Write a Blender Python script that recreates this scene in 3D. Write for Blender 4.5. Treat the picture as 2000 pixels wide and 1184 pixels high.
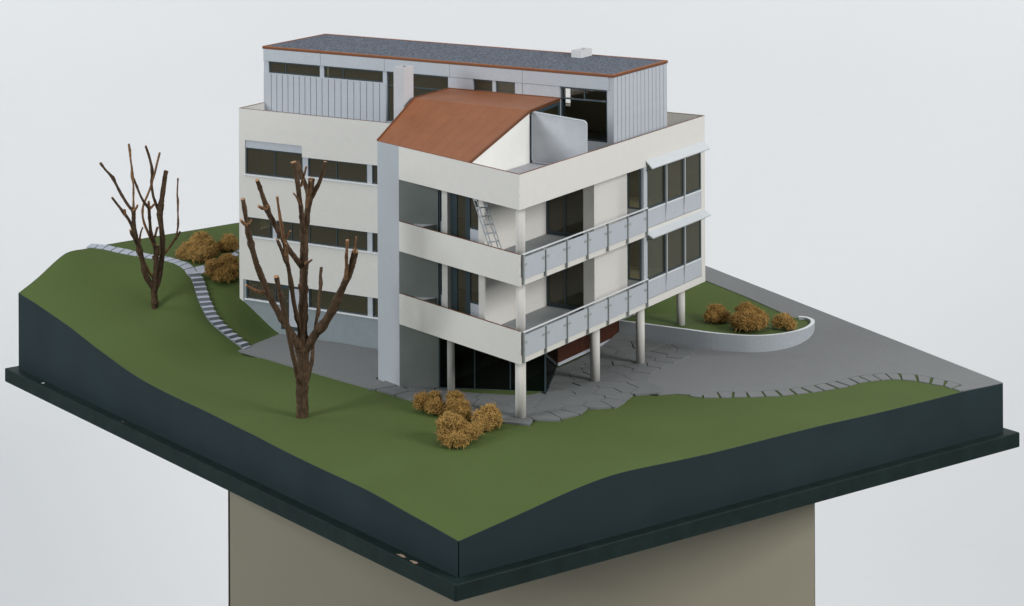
import bpy, bmesh, math, random
import numpy as np
from mathutils import Vector, Matrix
from mathutils.geometry import delaunay_2d_cdt
sc = bpy.context.scene
for o in list(bpy.data.objects):
    bpy.data.objects.remove(o)
R = math.radians
# ------------------------------------------------------------------ camera
ROT = 30.9816
CAM = Vector((51.282, -85.850, 29.419))
RIGHT = Vector((math.cos(R(ROT)), math.sin(R(ROT)), 0)); FWD = Vector((-math.sin(R(ROT)), math.cos(R(ROT)), 0))
cd = bpy.data.cameras.new('camera'); cam = bpy.data.objects.new('camera', cd); sc.collection.objects.link(cam)
cam.location = CAM
roll = -0.0041
cam.matrix_world = Matrix.Translation(CAM) @ Matrix.Rotation(R(ROT), 4, 'Z') @ Matrix.Rotation(R(90), 4, 'X') @ Matrix.Rotation(roll, 4, 'Z')
cd.sensor_fit = 'HORIZONTAL'; cd.sensor_width = 36; cd.lens = 36*4761.68/2000
# rising-front view camera: horizon far above the frame (principal point 555.77 px above the top)
cd.shift_y = -(592+555.77)/2000
cd.clip_start = 1; cd.clip_end = 1000
sc.camera = cam
sc.unit_settings.system = 'METRIC'; sc.unit_settings.scale_length = 0.02
# ------------------------------------------------------------------ view, world, studio lamps
sc.view_settings.view_transform = 'Standard'; sc.view_settings.look = 'None'
sc.view_settings.gamma = 1; sc.view_settings.exposure = 0
sc.cycles.max_bounces = 8; sc.cycles.transparent_max_bounces = 12; sc.cycles.use_denoising = True
w = bpy.data.worlds.new('World'); sc.world = w; w.use_nodes = True
bg = w.node_tree.nodes['Background']; bg.inputs[0].default_value = (0.86, 0.93, 1.0, 1); bg.inputs[1].default_value = 0.13
CEN = Vector((-6, 6, 3))
def softbox(name, pos, aim, sx, sy, power, col=(1, 1, 1)):
    l = bpy.data.lights.new(name, 'AREA'); l.shape = 'RECTANGLE'; l.size = sx; l.size_y = sy; l.energy = power; l.color = col
    o = bpy.data.objects.new(name, l); sc.collection.objects.link(o)
    o.location = pos; o.rotation_euler = (aim-pos).to_track_quat('-Z', 'Y').to_euler(); return o
softbox('softbox_right', CEN+RIGHT*62-FWD*48+Vector((0, 0, 36)), CEN, 26, 26, 47000, (1, .99, .975))
softbox('softbox_left', CEN-RIGHT*66-FWD*42+Vector((0, 0, 30)), CEN, 26, 26, 39000, (.95, .98, 1))
softbox('softbox_top', CEN-FWD*12+Vector((0, 0, 76)), CEN, 60, 46, 17000, (1, 1, 1))
softbox('backdrop_light_left', CEN-RIGHT*70+FWD*25+Vector((0, 0, 45)), CEN-RIGHT*12+FWD*82+Vector((0, 0, 5)), 30, 40, 23500, (.97, .99, 1))
softbox('backdrop_light_right', CEN+RIGHT*70+FWD*25+Vector((0, 0, 45)), CEN+RIGHT*12+FWD*82+Vector((0, 0, 5)), 30, 40, 23500, (.97, .99, 1))
# ------------------------------------------------------------------ data measured for the place
DATA = {"tree2":[["trunk",[[-9.576,-1.967,-0.283,0.2619],[-9.574,-1.966,0.191,0.2518],[-9.581,-1.97,0.694,0.2518],[-9.579,-1.969,1.198,0.2619],[-9.56,-1.957,1.752,0.2417],[-9.558,-1.956,2.356,0.2518],[-9.565,-1.96,2.859,0.2417],[-9.563,-1.959,3.464,0.1914],[-9.543,-1.947,4.169,0.1813],[-9.514,-1.93,5.075,0.1712],[-9.52,-1.933,5.881,0.1712],[-9.518,-1.932,6.284,0.1813],[-9.49,-1.915,6.888,0.1611],[-9.488,-1.914,7.593,0.1712],[-9.417,-1.872,7.995,0.1309],[-9.328,-1.818,8.7,0.1309],[-9.266,-1.781,9.253,0.141],[-9.212,-1.748,9.857,0.1309]]],["branch",[[-9.488,-1.914,7.593,0.1309],[-9.436,-2.069,7.778,0.1108],[-9.383,-2.224,8.263,0.1007],[-9.313,-2.369,8.697,0.1007],[-9.294,-2.544,9.33,0.1007],[-9.266,-2.714,9.962,0.1108],[-9.28,-2.909,10.721,0.1209]]],["branch",[[-9.327,-1.817,9.052,0.1108],[-9.536,-1.663,9.359,0.1007],[-9.823,-1.555,9.819,0.0906],[-10.067,-1.422,10.129,0.0906],[-10.278,-1.268,10.389,0.0906]]],["branch",[[-9.206,-1.745,9.052,0.1007],[-9.056,-1.729,9.315,0.0906],[-8.871,-1.693,9.649,0.0806],[-8.737,-1.687,9.993,0.0806],[-8.63,-1.698,10.255,0.0906],[-8.523,-1.708,10.618,0.0705]]],["twig",[[-9.319,-2.372,9.599,0.0504],[-9.178,-2.412,9.92,0.0504],[-9.054,-2.462,10.19,0.0403],[-8.921,-2.507,10.51,0.0403]]],["twig",[[-9.381,-1.85,8.398,0.0604],[-9.251,-1.958,8.983,0.0604],[-9.095,-2.051,9.517,0.0604],[-8.966,-2.16,9.848,0.0504]]],["twig",[[-9.253,-2.519,8.85,0.0504],[-9.269,-2.716,9.182,0.0403],[-9.302,-2.922,9.414,0.0403]]],["branch",[[-9.553,-1.953,6.082,0.1309],[-9.545,-2.186,6.28,0.1209],[-9.613,-2.464,6.627,0.1108],[-9.689,-2.747,7.004,0.1108],[-9.823,-3.065,7.549,0.1108],[-9.871,-3.332,7.962,0.1007],[-9.893,-3.582,8.304,0.1108],[-9.906,-3.828,8.645,0.1108],[-9.885,-4.052,9.004,0.1209],[-9.913,-4.307,9.57,0.0906],[-9.874,-4.521,9.907,0.0906],[-9.834,-4.735,10.212,0.0806]]],["twig",[[-9.71,-4.287,8.944,0.0705],[-9.741,-4.492,9.007,0.0604],[-9.796,-4.712,9.128,0.0604]]],["twig",[[-9.71,-4.287,8.993,0.0705],[-9.834,-3.988,9.028,0.0604]]],["twig",[[-9.431,-3.186,6.587,0.0604],[-9.351,-3.325,7.07,0.0504],[-9.289,-3.474,7.404,0.0403]]],["twig",[[-9.469,-3.396,7.419,0.0504],[-9.319,-3.399,7.665,0.0504],[-9.134,-3.381,7.929,0.0403]]],["branch",[[-9.386,-3.346,6.872,0.0806],[-9.395,-3.463,7.39,0.0705],[-9.404,-3.581,8.007,0.0705],[-9.43,-3.708,8.573,0.0705],[-9.422,-3.815,9.039,0.0504],[-9.406,-3.917,9.425,0.0604]]],["branch",[[-9.624,-1.996,3.162,0.1309],[-9.589,-2.144,3.652,0.1007],[-9.596,-2.318,4.09,0.1007],[-9.62,-2.502,4.728,0.0906],[-9.6,-2.66,5.314,0.0906],[-9.547,-2.798,5.549,0.1209],[-9.511,-2.946,6.032,0.0906],[-9.483,-3.099,6.415,0.0906],[-9.473,-3.262,6.647,0.1007],[-9.504,-3.451,7.028,0.0705],[-9.519,-3.629,7.358,0.0705],[-9.516,-3.797,7.608,0.0604]]],["branch",[[-9.626,-1.997,2.558,0.1813],[-9.654,-2.263,2.966,0.1611],[-9.767,-2.579,3.523,0.141],[-9.896,-2.906,3.978,0.1309],[-9.982,-3.206,4.482,0.1309],[-10.049,-3.495,4.933,0.1309],[-10.09,-3.769,5.403,0.1309],[-10.063,-4.001,5.831,0.1309],[-10.086,-4.263,6.277,0.141],[-10.074,-4.505,6.722,0.1209],[-10.053,-4.742,7.214,0.1209],[-10.032,-4.978,7.753,0.1209],[-9.96,-5.183,8.094,0.141],[-9.887,-5.389,8.532,0.0906],[-9.823,-5.599,9.065,0.0906],[-9.758,-5.809,9.626,0.0906]]],["twig",[[-9.806,-5.464,8.485,0.0806],[-9.777,-5.727,8.604,0.0604],[-9.73,-5.979,8.781,0.0604]]],["twig",[[-9.789,-5.454,8.485,0.0806],[-9.819,-5.285,8.55,0.0504],[-9.849,-5.116,8.614,0.0504]]],["twig",[[-9.71,-4.474,5.543,0.0806],[-9.703,-4.843,5.629,0.0705],[-9.703,-5.215,5.803,0.0604],[-9.751,-5.618,6.046,0.0504]]],["branch",[[-9.142,-2.639,1.417,0.1309],[-9.113,-2.864,1.673,0.1309],[-9.091,-3.094,2.128,0.1007],[-9.051,-3.313,2.631,0.0906],[-9.02,-3.536,3.182,0.1007],[-8.988,-3.76,3.78,0.1007],[-8.955,-3.983,4.426,0.1108],[-8.914,-4.201,4.872,0.1007],[-8.89,-4.429,5.463,0.1007],[-8.831,-4.636,5.856,0.1007],[-8.781,-4.849,6.366,0.1108]]],["branch",[[-9.263,-1.779,2.657,0.0906],[-9.252,-1.586,3.018,0.0806],[-9.284,-1.418,3.331,0.0806],[-9.315,-1.25,3.796,0.0806],[-9.364,-1.093,4.03,0.0906],[-9.447,-0.957,4.326,0.0705],[-9.504,-0.804,4.693,0.0705],[-9.544,-0.641,5.062,0.0806],[-9.645,-0.515,5.433,0.0705],[-9.71,-0.368,5.753,0.0705]]],["branch",[[-9.689,-1.475,1.066,0.0906],[-9.662,-1.319,1.488,0.0806],[-9.67,-1.184,1.811,0.0806],[-9.687,-1.054,2.235,0.0806],[-9.765,-0.96,2.611,0.0806]]],["branch",[[-9.488,-1.914,2.557,0.2014],[-9.203,-1.913,2.946,0.1914],[-8.884,-1.891,3.384,0.1914],[-8.514,-1.838,3.82,0.1813],[-8.23,-1.838,4.206,0.1813],[-7.973,-1.853,4.641,0.1712],[-7.725,-1.873,5.125,0.1611],[-7.486,-1.899,5.508,0.1511],[-7.273,-1.941,5.89,0.1611],[-7.052,-1.978,6.37,0.1511],[-6.865,-2.036,6.799,0.1511],[-6.721,-2.119,7.109,0.141]]],["branch",[[-7.166,-2.199,5.904,0.0906],[-7.07,-2.282,6.328,0.0806],[-6.991,-2.374,6.752,0.0705],[-6.912,-2.467,7.174,0.0604],[-6.825,-2.555,7.645,0.0705]]],["twig",[[-6.647,-2.261,7.065,0.0604],[-6.62,-2.245,7.412,0.0403],[-6.585,-2.224,7.738,0.0403]]],["twig",[[-9.252,-2.146,6.305,0.0806],[-9.038,-2.204,6.41,0.0504],[-8.832,-2.267,6.546,0.0403]]],["twig",[[-9.386,-2.412,5.289,0.0504],[-9.376,-2.407,5.49,0.0504]]]],"tree1":[["trunk",[[-22.791,4.416,1.405,0.1533],[-22.798,4.412,1.675,0.1533],[-22.813,4.403,1.946,0.1533],[-22.819,4.399,2.216,0.1623],[-22.803,4.409,2.441,0.1893],[-22.772,4.428,2.667,0.1533],[-22.747,4.443,3.027,0.1262],[-22.738,4.448,3.388,0.1172],[-22.721,4.458,3.838,0.1172],[-22.689,4.478,4.154,0.1082],[-22.665,4.492,4.379,0.1082]]],["branch",[[-22.757,4.437,2.396,0.1533],[-22.711,4.551,2.604,0.1442],[-22.695,4.647,2.993,0.1352],[-22.68,4.743,3.337,0.1262],[-22.679,4.83,3.726,0.1262],[-22.709,4.899,4.207,0.1262],[-22.755,4.958,4.643,0.1262],[-22.832,4.998,5.081,0.1172],[-22.925,5.029,5.428,0.1262],[-23.002,5.069,5.73,0.1262],[-23.017,5.147,6.032,0.1262],[-23.001,5.243,6.425,0.1172],[-22.985,5.34,6.91,0.1172],[-22.976,5.432,7.35,0.1082],[-22.967,5.524,7.718,0.1082]]],["branch",[[-23.141,5.268,5.68,0.0902],[-23.212,5.158,5.965,0.0721],[-23.283,5.048,6.295,0.0721],[-23.33,4.952,6.67,0.0631],[-23.338,4.88,7.135,0.0631],[-23.276,4.849,7.554,0.0721],[-23.246,4.8,7.927,0.0721],[-23.277,4.714,8.3,0.0631],[-23.332,4.614,8.673,0.0631],[-23.394,4.509,9.028,0.0541]]],["twig",[[-23.029,5.032,3.585,0.0721],[-22.94,5.136,3.729,0.0631],[-22.803,5.268,3.9,0.0631],[-22.659,5.406,4.135,0.0541],[-22.514,5.543,4.424,0.0541],[-22.401,5.662,4.641,0.0541],[-22.318,5.762,4.841,0.0451]]],["twig",[[-22.393,5.565,4.615,0.0451],[-22.331,5.577,4.982,0.0451],[-22.293,5.575,5.304,0.0541],[-22.293,5.549,5.762,0.0361],[-22.277,5.534,6.356,0.0541],[-22.286,5.503,6.678,0.0361],[-22.238,5.506,7.434,0.0361]]],["branch",[[-22.834,4.39,2.378,0.1442],[-22.904,4.224,2.602,0.1352],[-22.989,4.049,2.943,0.1352],[-23.027,3.902,3.417,0.1262],[-23.034,3.774,3.846,0.1172],[-23.049,3.641,4.229,0.1262],[-23.048,3.518,4.566,0.1172],[-23.055,3.39,4.903,0.1082],[-23.046,3.271,5.284,0.0992],[-23.014,3.166,5.664,0.0992],[-22.952,3.079,6.043,0.0992],[-22.889,2.993,6.333,0.1262]]],["branch",[[-22.905,2.983,6.288,0.0902],[-22.991,2.881,6.414,0.0721],[-23.1,2.765,6.637,0.0721],[-23.201,2.654,6.896,0.0631],[-23.324,2.53,7.217,0.0721],[-23.432,2.414,7.538,0.0631],[-23.517,2.312,7.831,0.0902],[-23.618,2.201,8.018,0.0631],[-23.779,2.054,8.259,0.0541],[-23.955,1.898,8.588,0.0631]]],["twig",[[-22.874,3.002,6.333,0.0721],[-22.901,3.023,6.773,0.0451],[-22.921,3.049,7.123,0.0541],[-22.941,3.075,7.474,0.0451],[-23.006,3.074,7.87,0.0811],[-23.042,3.091,8.177,0.0541],[-23.115,3.085,8.618,0.0451],[-23.158,3.097,8.97,0.0541],[-23.224,3.095,9.349,0.0541]]],["twig",[[-22.866,3.006,6.315,0.0811],[-22.774,3.062,6.377,0.0541],[-22.713,3.099,6.546,0.0361]]],["branch",[[-23.076,3.184,7.783,0.0631],[-23.062,3.318,7.556,0.0541],[-23.034,3.462,7.239,0.0541],[-22.99,3.615,6.886,0.0541],[-22.93,3.777,6.568,0.0631],[-22.885,3.93,6.366,0.0721],[-22.855,4.075,6.236,0.0902]]],["twig",[[-22.847,4.079,6.218,0.0721],[-22.854,4.075,6.371,0.0541],[-22.854,4.076,6.533,0.0451]]],["twig",[[-22.84,4.084,6.164,0.0721],[-22.807,4.255,6.227,0.0541],[-22.759,4.436,6.363,0.0541]]],["branch",[[-22.839,4.084,6.191,0.0811],[-22.849,4.122,5.869,0.0721],[-22.851,4.164,5.411,0.0721],[-22.845,4.21,5.088,0.0811],[-22.801,4.28,4.764,0.0811],[-22.756,4.351,4.486,0.0902],[-22.742,4.402,4.207,0.0902],[-22.736,4.449,3.838,0.0902]]],["branch",[[-22.98,5.061,8.662,0.0541],[-23.033,4.953,8.239,0.0541],[-23.086,4.846,7.798,0.0541],[-23.123,4.748,7.494,0.0541],[-23.192,4.631,7.055,0.0541],[-23.291,4.495,6.661,0.0541],[-23.367,4.374,6.358,0.0541],[-23.395,4.281,6.055,0.0541],[-23.347,4.234,5.707,0.0541],[-23.221,4.234,5.315,0.0631],[-23.049,4.261,4.967,0.0631],[-22.877,4.289,4.665,0.0631],[-22.713,4.312,4.39,0.0721]]],["branch",[[-23.064,3.646,4.271,0.0811],[-22.987,3.389,4.642,0.0902],[-22.917,3.127,4.877,0.0811],[-22.863,2.857,5.201,0.0721],[-22.777,2.605,5.434,0.0541]]],["branch",[[-23.108,3.316,5.179,0.0811],[-23.138,3.121,5.57,0.0721],[-23.169,2.926,5.888,0.0721],[-23.223,2.717,6.152,0.0811],[-23.276,2.508,6.424,0.0631],[-23.336,2.295,6.695,0.0541],[-23.411,2.073,6.993,0.0541]]],["twig",[[-23.119,2.703,6.049,0.0631],[-23.149,2.685,6.227,0.0631],[-23.157,2.681,6.361,0.0451]]],["twig",[[-23.078,3.637,4.54,0.0541],[-23.046,3.657,4.899,0.0451],[-22.999,3.685,5.141,0.0361],[-22.929,3.727,5.347,0.0361]]],["twig",[[-22.78,4.423,4.722,0.0631],[-22.725,4.456,5.01,0.0541],[-22.662,4.494,5.253,0.0451]]],["twig",[[-22.957,3.862,3.64,0.0721],[-22.926,4.032,3.358,0.0541],[-22.895,4.202,3.076,0.0541],[-22.864,4.373,2.874,0.0631]]],["twig",[[-22.822,4.398,3.704,0.0541],[-22.86,4.375,3.884,0.0451]]],["twig",[[-22.581,4.543,4.108,0.046],[-22.597,4.533,3.928,0.0451]]]],"slabs":[[[3.617,8.219],[4.166,8.275],[3.787,8.981],[3.3,8.865]],[[4.234,8.314],[4.817,8.653],[4.324,9.359],[3.823,9.068]],[[4.892,8.697],[5.269,8.915],[4.909,9.732],[4.376,9.389]],[[5.318,9.042],[5.808,9.327],[5.392,10.079],[5.03,9.702]],[[5.918,9.39],[6.424,9.799],[5.92,10.453],[5.476,9.995]],[[6.457,9.868],[6.982,10.173],[6.361,10.876],[5.989,10.493]],[[7.055,10.298],[7.402,10.747],[6.824,11.346],[6.477,10.91]],[[7.494,10.833],[7.836,11.281],[7.162,11.812],[6.911,11.397]],[[7.936,11.423],[8.251,11.889],[7.538,12.369],[7.211,11.874]],[[8.285,11.959],[8.573,12.496],[7.813,12.937],[7.625,12.419]],[[8.677,12.607],[8.914,13.116],[8.055,13.438],[7.877,13.042]],[[8.948,13.187],[9.071,13.718],[8.386,14.199],[8.142,13.54]],[[9.094,13.817],[9.375,14.289],[8.625,14.721],[8.444,14.268]],[[9.428,14.32],[9.727,14.752],[9.061,15.253],[8.696,14.762]],[[9.762,14.773],[10.091,15.085],[9.522,15.678],[9.155,15.238]],[[10.121,15.119],[10.489,15.281],[10.017,15.966],[9.575,15.709]],[[10.536,15.273],[11.181,15.389],[10.757,16.132],[10.188,15.977]],[[11.278,15.359],[11.773,15.303],[11.524,16.107],[10.897,16.161]],[[11.892,15.27],[12.446,15.217],[12.237,15.984],[11.675,16.107]],[[12.521,15.209],[12.899,14.973],[13.037,15.73],[12.394,15.989]],[[12.985,15.023],[13.4,14.761],[13.706,15.407],[13.143,15.672]]],"pave_outer":[[-8.487,2.191],[-7.505,1.864],[-6.182,1.542],[-4.409,1.191],[-2.742,0.768],[-1.377,0.792],[-0.187,1.163],[-0.022,1.836],[0.159,2.026],[0.645,2.737],[0.869,3.593],[0.857,4.251],[1.622,5.066],[1.69,5.827],[1.575,6.862],[1.924,7.522],[2.596,7.638],[2.677,8.328],[3.42,8.529]],"grass_patch":[[-5.496,3.955],[-5.061,3.698],[-4.494,3.796],[-3.895,4.006],[-2.974,4.321],[-2.535,4.521],[-2.254,4.867],[-2.133,5.37],[-2.085,5.517],[-3.358,4.917],[-4.597,4.384]],"pave_right":[[2.659,8.364],[1.384,9.027],[0.67,10.242],[0.555,11.848],[0.578,13.069],[0.641,14.233],[0.336,15.203],[-0.199,15.633]],"path_l":[[-29.101,6.817,3.08],[-28.666,6.949,3.058],[-28.272,7.095,3.032],[-27.798,7.137,3.001],[-27.321,7.2,2.97],[-26.83,7.295,2.937],[-26.352,7.379,2.906],[-25.884,7.42,2.875],[-25.455,7.48,2.843],[-25.042,7.557,2.786],[-24.623,7.626,2.728],[-24.247,7.64,2.677],[-23.772,7.534,2.613],[-23.394,7.408,2.562],[-23.024,7.174,2.55]],"path_r":[[-29.222,7.293,3.08],[-28.817,7.498,3.068],[-28.362,7.645,3.038],[-27.877,7.675,3.006],[-27.437,7.81,2.977],[-26.922,7.853,2.943],[-26.429,7.948,2.911],[-25.938,7.989,2.879],[-25.458,8.041,2.844],[-25.039,8.193,2.786],[-24.597,8.235,2.725],[-24.163,8.199,2.665],[-23.812,8.227,2.618],[-23.334,8.03,2.555],[-22.841,7.756,2.55]],"branch_path":[[[-23.289,8.08,2.55],[-23.165,8.599,2.55],[-22.675,8.176,2.55],[-22.745,7.742,2.55]],[[-23.158,8.672,2.55],[-23.011,9.139,2.55],[-22.576,8.8,2.55],[-22.674,8.262,2.55]],[[-23.013,9.208,2.55],[-22.946,9.771,2.55],[-22.499,9.469,2.55],[-22.569,8.873,2.55]],[[-22.945,9.825,2.55],[-22.94,10.375,2.55],[-22.509,10.093,2.55],[-22.492,9.543,2.55]],[[-22.948,10.441,2.55],[-23.014,10.919,2.55],[-22.595,10.68,2.55],[-22.511,10.162,2.55]],[[-23.143,11.042,2.55],[-23.189,11.627,2.55],[-22.863,11.454,2.55],[-22.859,11.026,2.55]]],"steps":[[[-22.894,7.196,2.46],[-22.566,7.639,2.46]],[[-22.566,6.964,2.31],[-22.23,7.409,2.31]],[[-22.32,6.775,2.16],[-21.977,7.22,2.16]],[[-22.073,6.558,2.01],[-21.698,6.971,2.01]],[[-21.76,6.275,1.86],[-21.39,6.711,1.86]],[[-21.412,5.993,1.71],[-21.066,6.413,1.71]],[[-21.134,5.781,1.56],[-20.792,6.235,1.56]],[[-20.832,5.589,1.41],[-20.493,6.001,1.41]],[[-20.512,5.351,1.26],[-20.206,5.817,1.26]],[[-20.17,5.17,1.11],[-19.906,5.658,1.11]],[[-19.797,5.025,0.96],[-19.597,5.547,0.96]],[[-19.399,4.926,0.81],[-19.262,5.455,0.81]],[[-19.064,4.89,0.66],[-18.963,5.431,0.66]],[[-18.697,4.84,0.51],[-18.622,5.386,0.51]],[[-18.349,4.831,0.36],[-18.299,5.358,0.36]],[[-17.994,4.794,0.21],[-17.955,5.345,0.21]],[[-17.774,4.774,0.06],[-17.798,5.344,0.06]]],"edge":[[-5.472,25.206,1.762],[-3.863,24.562,1.613],[-2.29,23.932,1.468],[-0.75,23.316,1.326],[0.757,22.713,1.188],[2.231,22.123,1.052],[3.675,21.545,0.919],[5.089,20.98,0.789],[6.473,20.426,0.661],[7.829,19.883,0.536],[9.158,19.351,0.414],[10.46,18.83,0.294],[11.737,18.319,0.176],[12.989,17.819,0.061],[14.216,17.327,-0.052]]}
# ------------------------------------------------------------------ helpers
class MB:
    def __init__(s): s.v = []; s.f = []; s.m = []
    def quad(s, *p, m=0):
        n = len(s.v); s.v += [tuple(q) for q in p]; s.f.append(tuple(range(n, n+len(p)))); s.m.append(m)
    def prism(s, poly, z0, z1, m=0, mtop=None, zt=None, zb=None):
        """poly counter-clockwise xy points"""
        a = sum(poly[i][0]*poly[(i+1) % len(poly)][1]-poly[(i+1) % len(poly)][0]*poly[i][1] for i in range(len(poly)))
        if a < 0:
            poly = poly[::-1]
            if zt: zt = zt[::-1]
            if zb: zb = zb[::-1]
        n = len(poly); k = len(s.v)
        s.v += [(p[0], p[1], (zb[i] if zb else z0)) for i, p in enumerate(poly)]+[(p[0], p[1], (zt[i] if zt else z1)) for i, p in enumerate(poly)]
        s.f.append(tuple(range(k+n-1, k-1, -1))); s.m.append(m)
        s.f.append(tuple(range(k+n, k+2*n))); s.m.append(m if mtop is None else mtop)
        for i in range(n):
            j = (i+1) % n; s.f.append((k+i, k+j, k+n+j, k+n+i)); s.m.append(m)
    def box(s, x0, x1, y0, y1, z0, z1, m=0):
        s.prism([(x0, y0), (x1, y0), (x1, y1), (x0, y1)], z0, z1, m)
    def wall(s, a, b, z0, z1, th, m=0):
        """vertical slab from a to b, thickness th towards the left of a->b"""
        d = Vector((b[0]-a[0], b[1]-a[1])).normalized(); n = Vector((-d.y, d.x))*th
        s.prism([a, b, (b[0]+n.x, b[1]+n.y), (a[0]+n.x, a[1]+n.y)], z0, z1, m)
    def cyl(s, x, y, r, z0, z1, n=32, m=0):
        s.prism([(x+r*math.cos(2*math.pi*i/n), y+r*math.sin(2*math.pi*i/n)) for i in range(n)], z0, z1, m)
    def bar(s, a, b, wx, wz, up=(0, 0, 1), m=0):
        a = Vector(a); b = Vector(b); d = (b-a).normalized(); u = Vector(up); sd = d.cross(u).normalized()*wx/2; u2 = sd.cross(d).normalized()*wz/2
        c = [a-sd-u2, a+sd-u2, a+sd+u2, a-sd+u2, b-sd-u2, b+sd-u2, b+sd+u2, b-sd+u2]; k = len(s.v); s.v += [tuple(q) for q in c]
        for f in ((0, 1, 2, 3), (7, 6, 5, 4), (0, 4, 5, 1), (1, 5, 6, 2), (2, 6, 7, 3), (3, 7, 4, 0)): s.f.append(tuple(k+i for i in f)); s.m.append(m)
    def holes(s, org, du, th, us, zs, closed, m=0, mrev=None):
        """wall face as cells us x zs at org + u*du, thickness th on the left of du; closed(i,j) says solid"""
        d = Vector(du).normalized(); n = Vector((-d.y, d.x)); mrev = m if mrev is None else mrev
        P = lambda u, z, t: (org[0]+d.x*u+n.x*t, org[1]+d.y*u+n.y*t, z)
        nu, nz = len(us)-1, len(zs)-1
        C = lambda i, j: 0 <= i < nu and 0 <= j < nz and closed(i, j)
        for i in range(nu):
            for j in range(nz):
                if not closed(i, j): continue
                u0, u1, z0, z1 = us[i], us[i+1], zs[j], zs[j+1]
                s.quad(P(u0, z0, 0), P(u1, z0, 0), P(u1, z1, 0), P(u0, z1, 0), m=m)
                s.quad(P(u1, z0, th), P(u0, z0, th), P(u0, z1, th), P(u1, z1, th), m=m)
                if not C(i-1, j): s.quad(P(u0, z0, th), P(u0, z0, 0), P(u0, z1, 0), P(u0, z1, th), m=mrev)
                if not C(i+1, j): s.quad(P(u1, z0, 0), P(u1, z0, th), P(u1, z1, th), P(u1, z1, 0), m=mrev)
                if not C(i, j-1): s.quad(P(u0, z0, th), P(u1, z0, th), P(u1, z0, 0), P(u0, z0, 0), m=mrev)
                if not C(i, j+1): s.quad(P(u0, z1, 0), P(u1, z1, 0), P(u1, z1, th), P(u0, z1, th), m=mrev)
    def mesh(s, name, mats):
        me = bpy.data.meshes.new(name); me.from_pydata(s.v, [], s.f)
        for m in mats: me.materials.append(m)
        if any(s.m): me.polygons.foreach_set('material_index', s.m)
        me.update(); return me
WL = {}
def wloc(o):
    l = Vector(o.location)
    while o.parent: o = o.parent; l += o.location
    return l
def put(name, me, parent=None, loc=(0, 0, 0), rotz=0):
    o = bpy.data.objects.new(name, me); sc.collection.objects.link(o)
    if parent is not None:
        o.parent = parent; o.location = Vector(loc)-wloc(parent)
    else: o.location = loc
    o.rotation_euler = (0, 0, rotz); return o
def obj(name, mb, mats, parent=None, bevel=0, smooth=False):
    if not isinstance(mats, (list, tuple)): mats = [mats]
    me = mb.mesh(name, mats)
    o = put(name, me, parent)
    if bevel:
        b = o.modifiers.new('bevel', 'BEVEL'); b.width = bevel; b.segments = 2; b.limit_method = 'ANGLE'; b.angle_limit = R(40)
    if smooth:
        for p in me.polygons: p.use_smooth = len(p.vertices) == 4
    return o
def bx(name, mat, parent, x0, x1, y0, y1, z0, z1, bevel=0):
    m = MB(); m.box(min(x0, x1), max(x0, x1), min(y0, y1), max(y0, y1), z0, z1); return obj(name, m, mat, parent, bevel)
def tag(o, label, cat, group=None, kind=None):
    o['label'] = label
    if kind is None: o['category'] = cat
    if group: o['group'] = group
    if kind: o['kind'] = kind
    return o
def empty(name, loc): 
    o = bpy.data.objects.new(name, None); sc.collection.objects.link(o); o.location = loc; o.empty_display_size = .5; return o
def recentre(o):
    """origin to the base centre of the mesh"""
    me = o.data; co = np.empty(len(me.vertices)*3); me.vertices.foreach_get('co', co); co = co.reshape(-1, 3)
    c = np.array([(co[:, 0].min()+co[:, 0].max())/2, (co[:, 1].min()+co[:, 1].max())/2, co[:, 2].min()])
    me.vertices.foreach_set('co', (co-c).ravel()); me.update(); o.location = Vector(o.location)+Vector(c); return o
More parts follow.
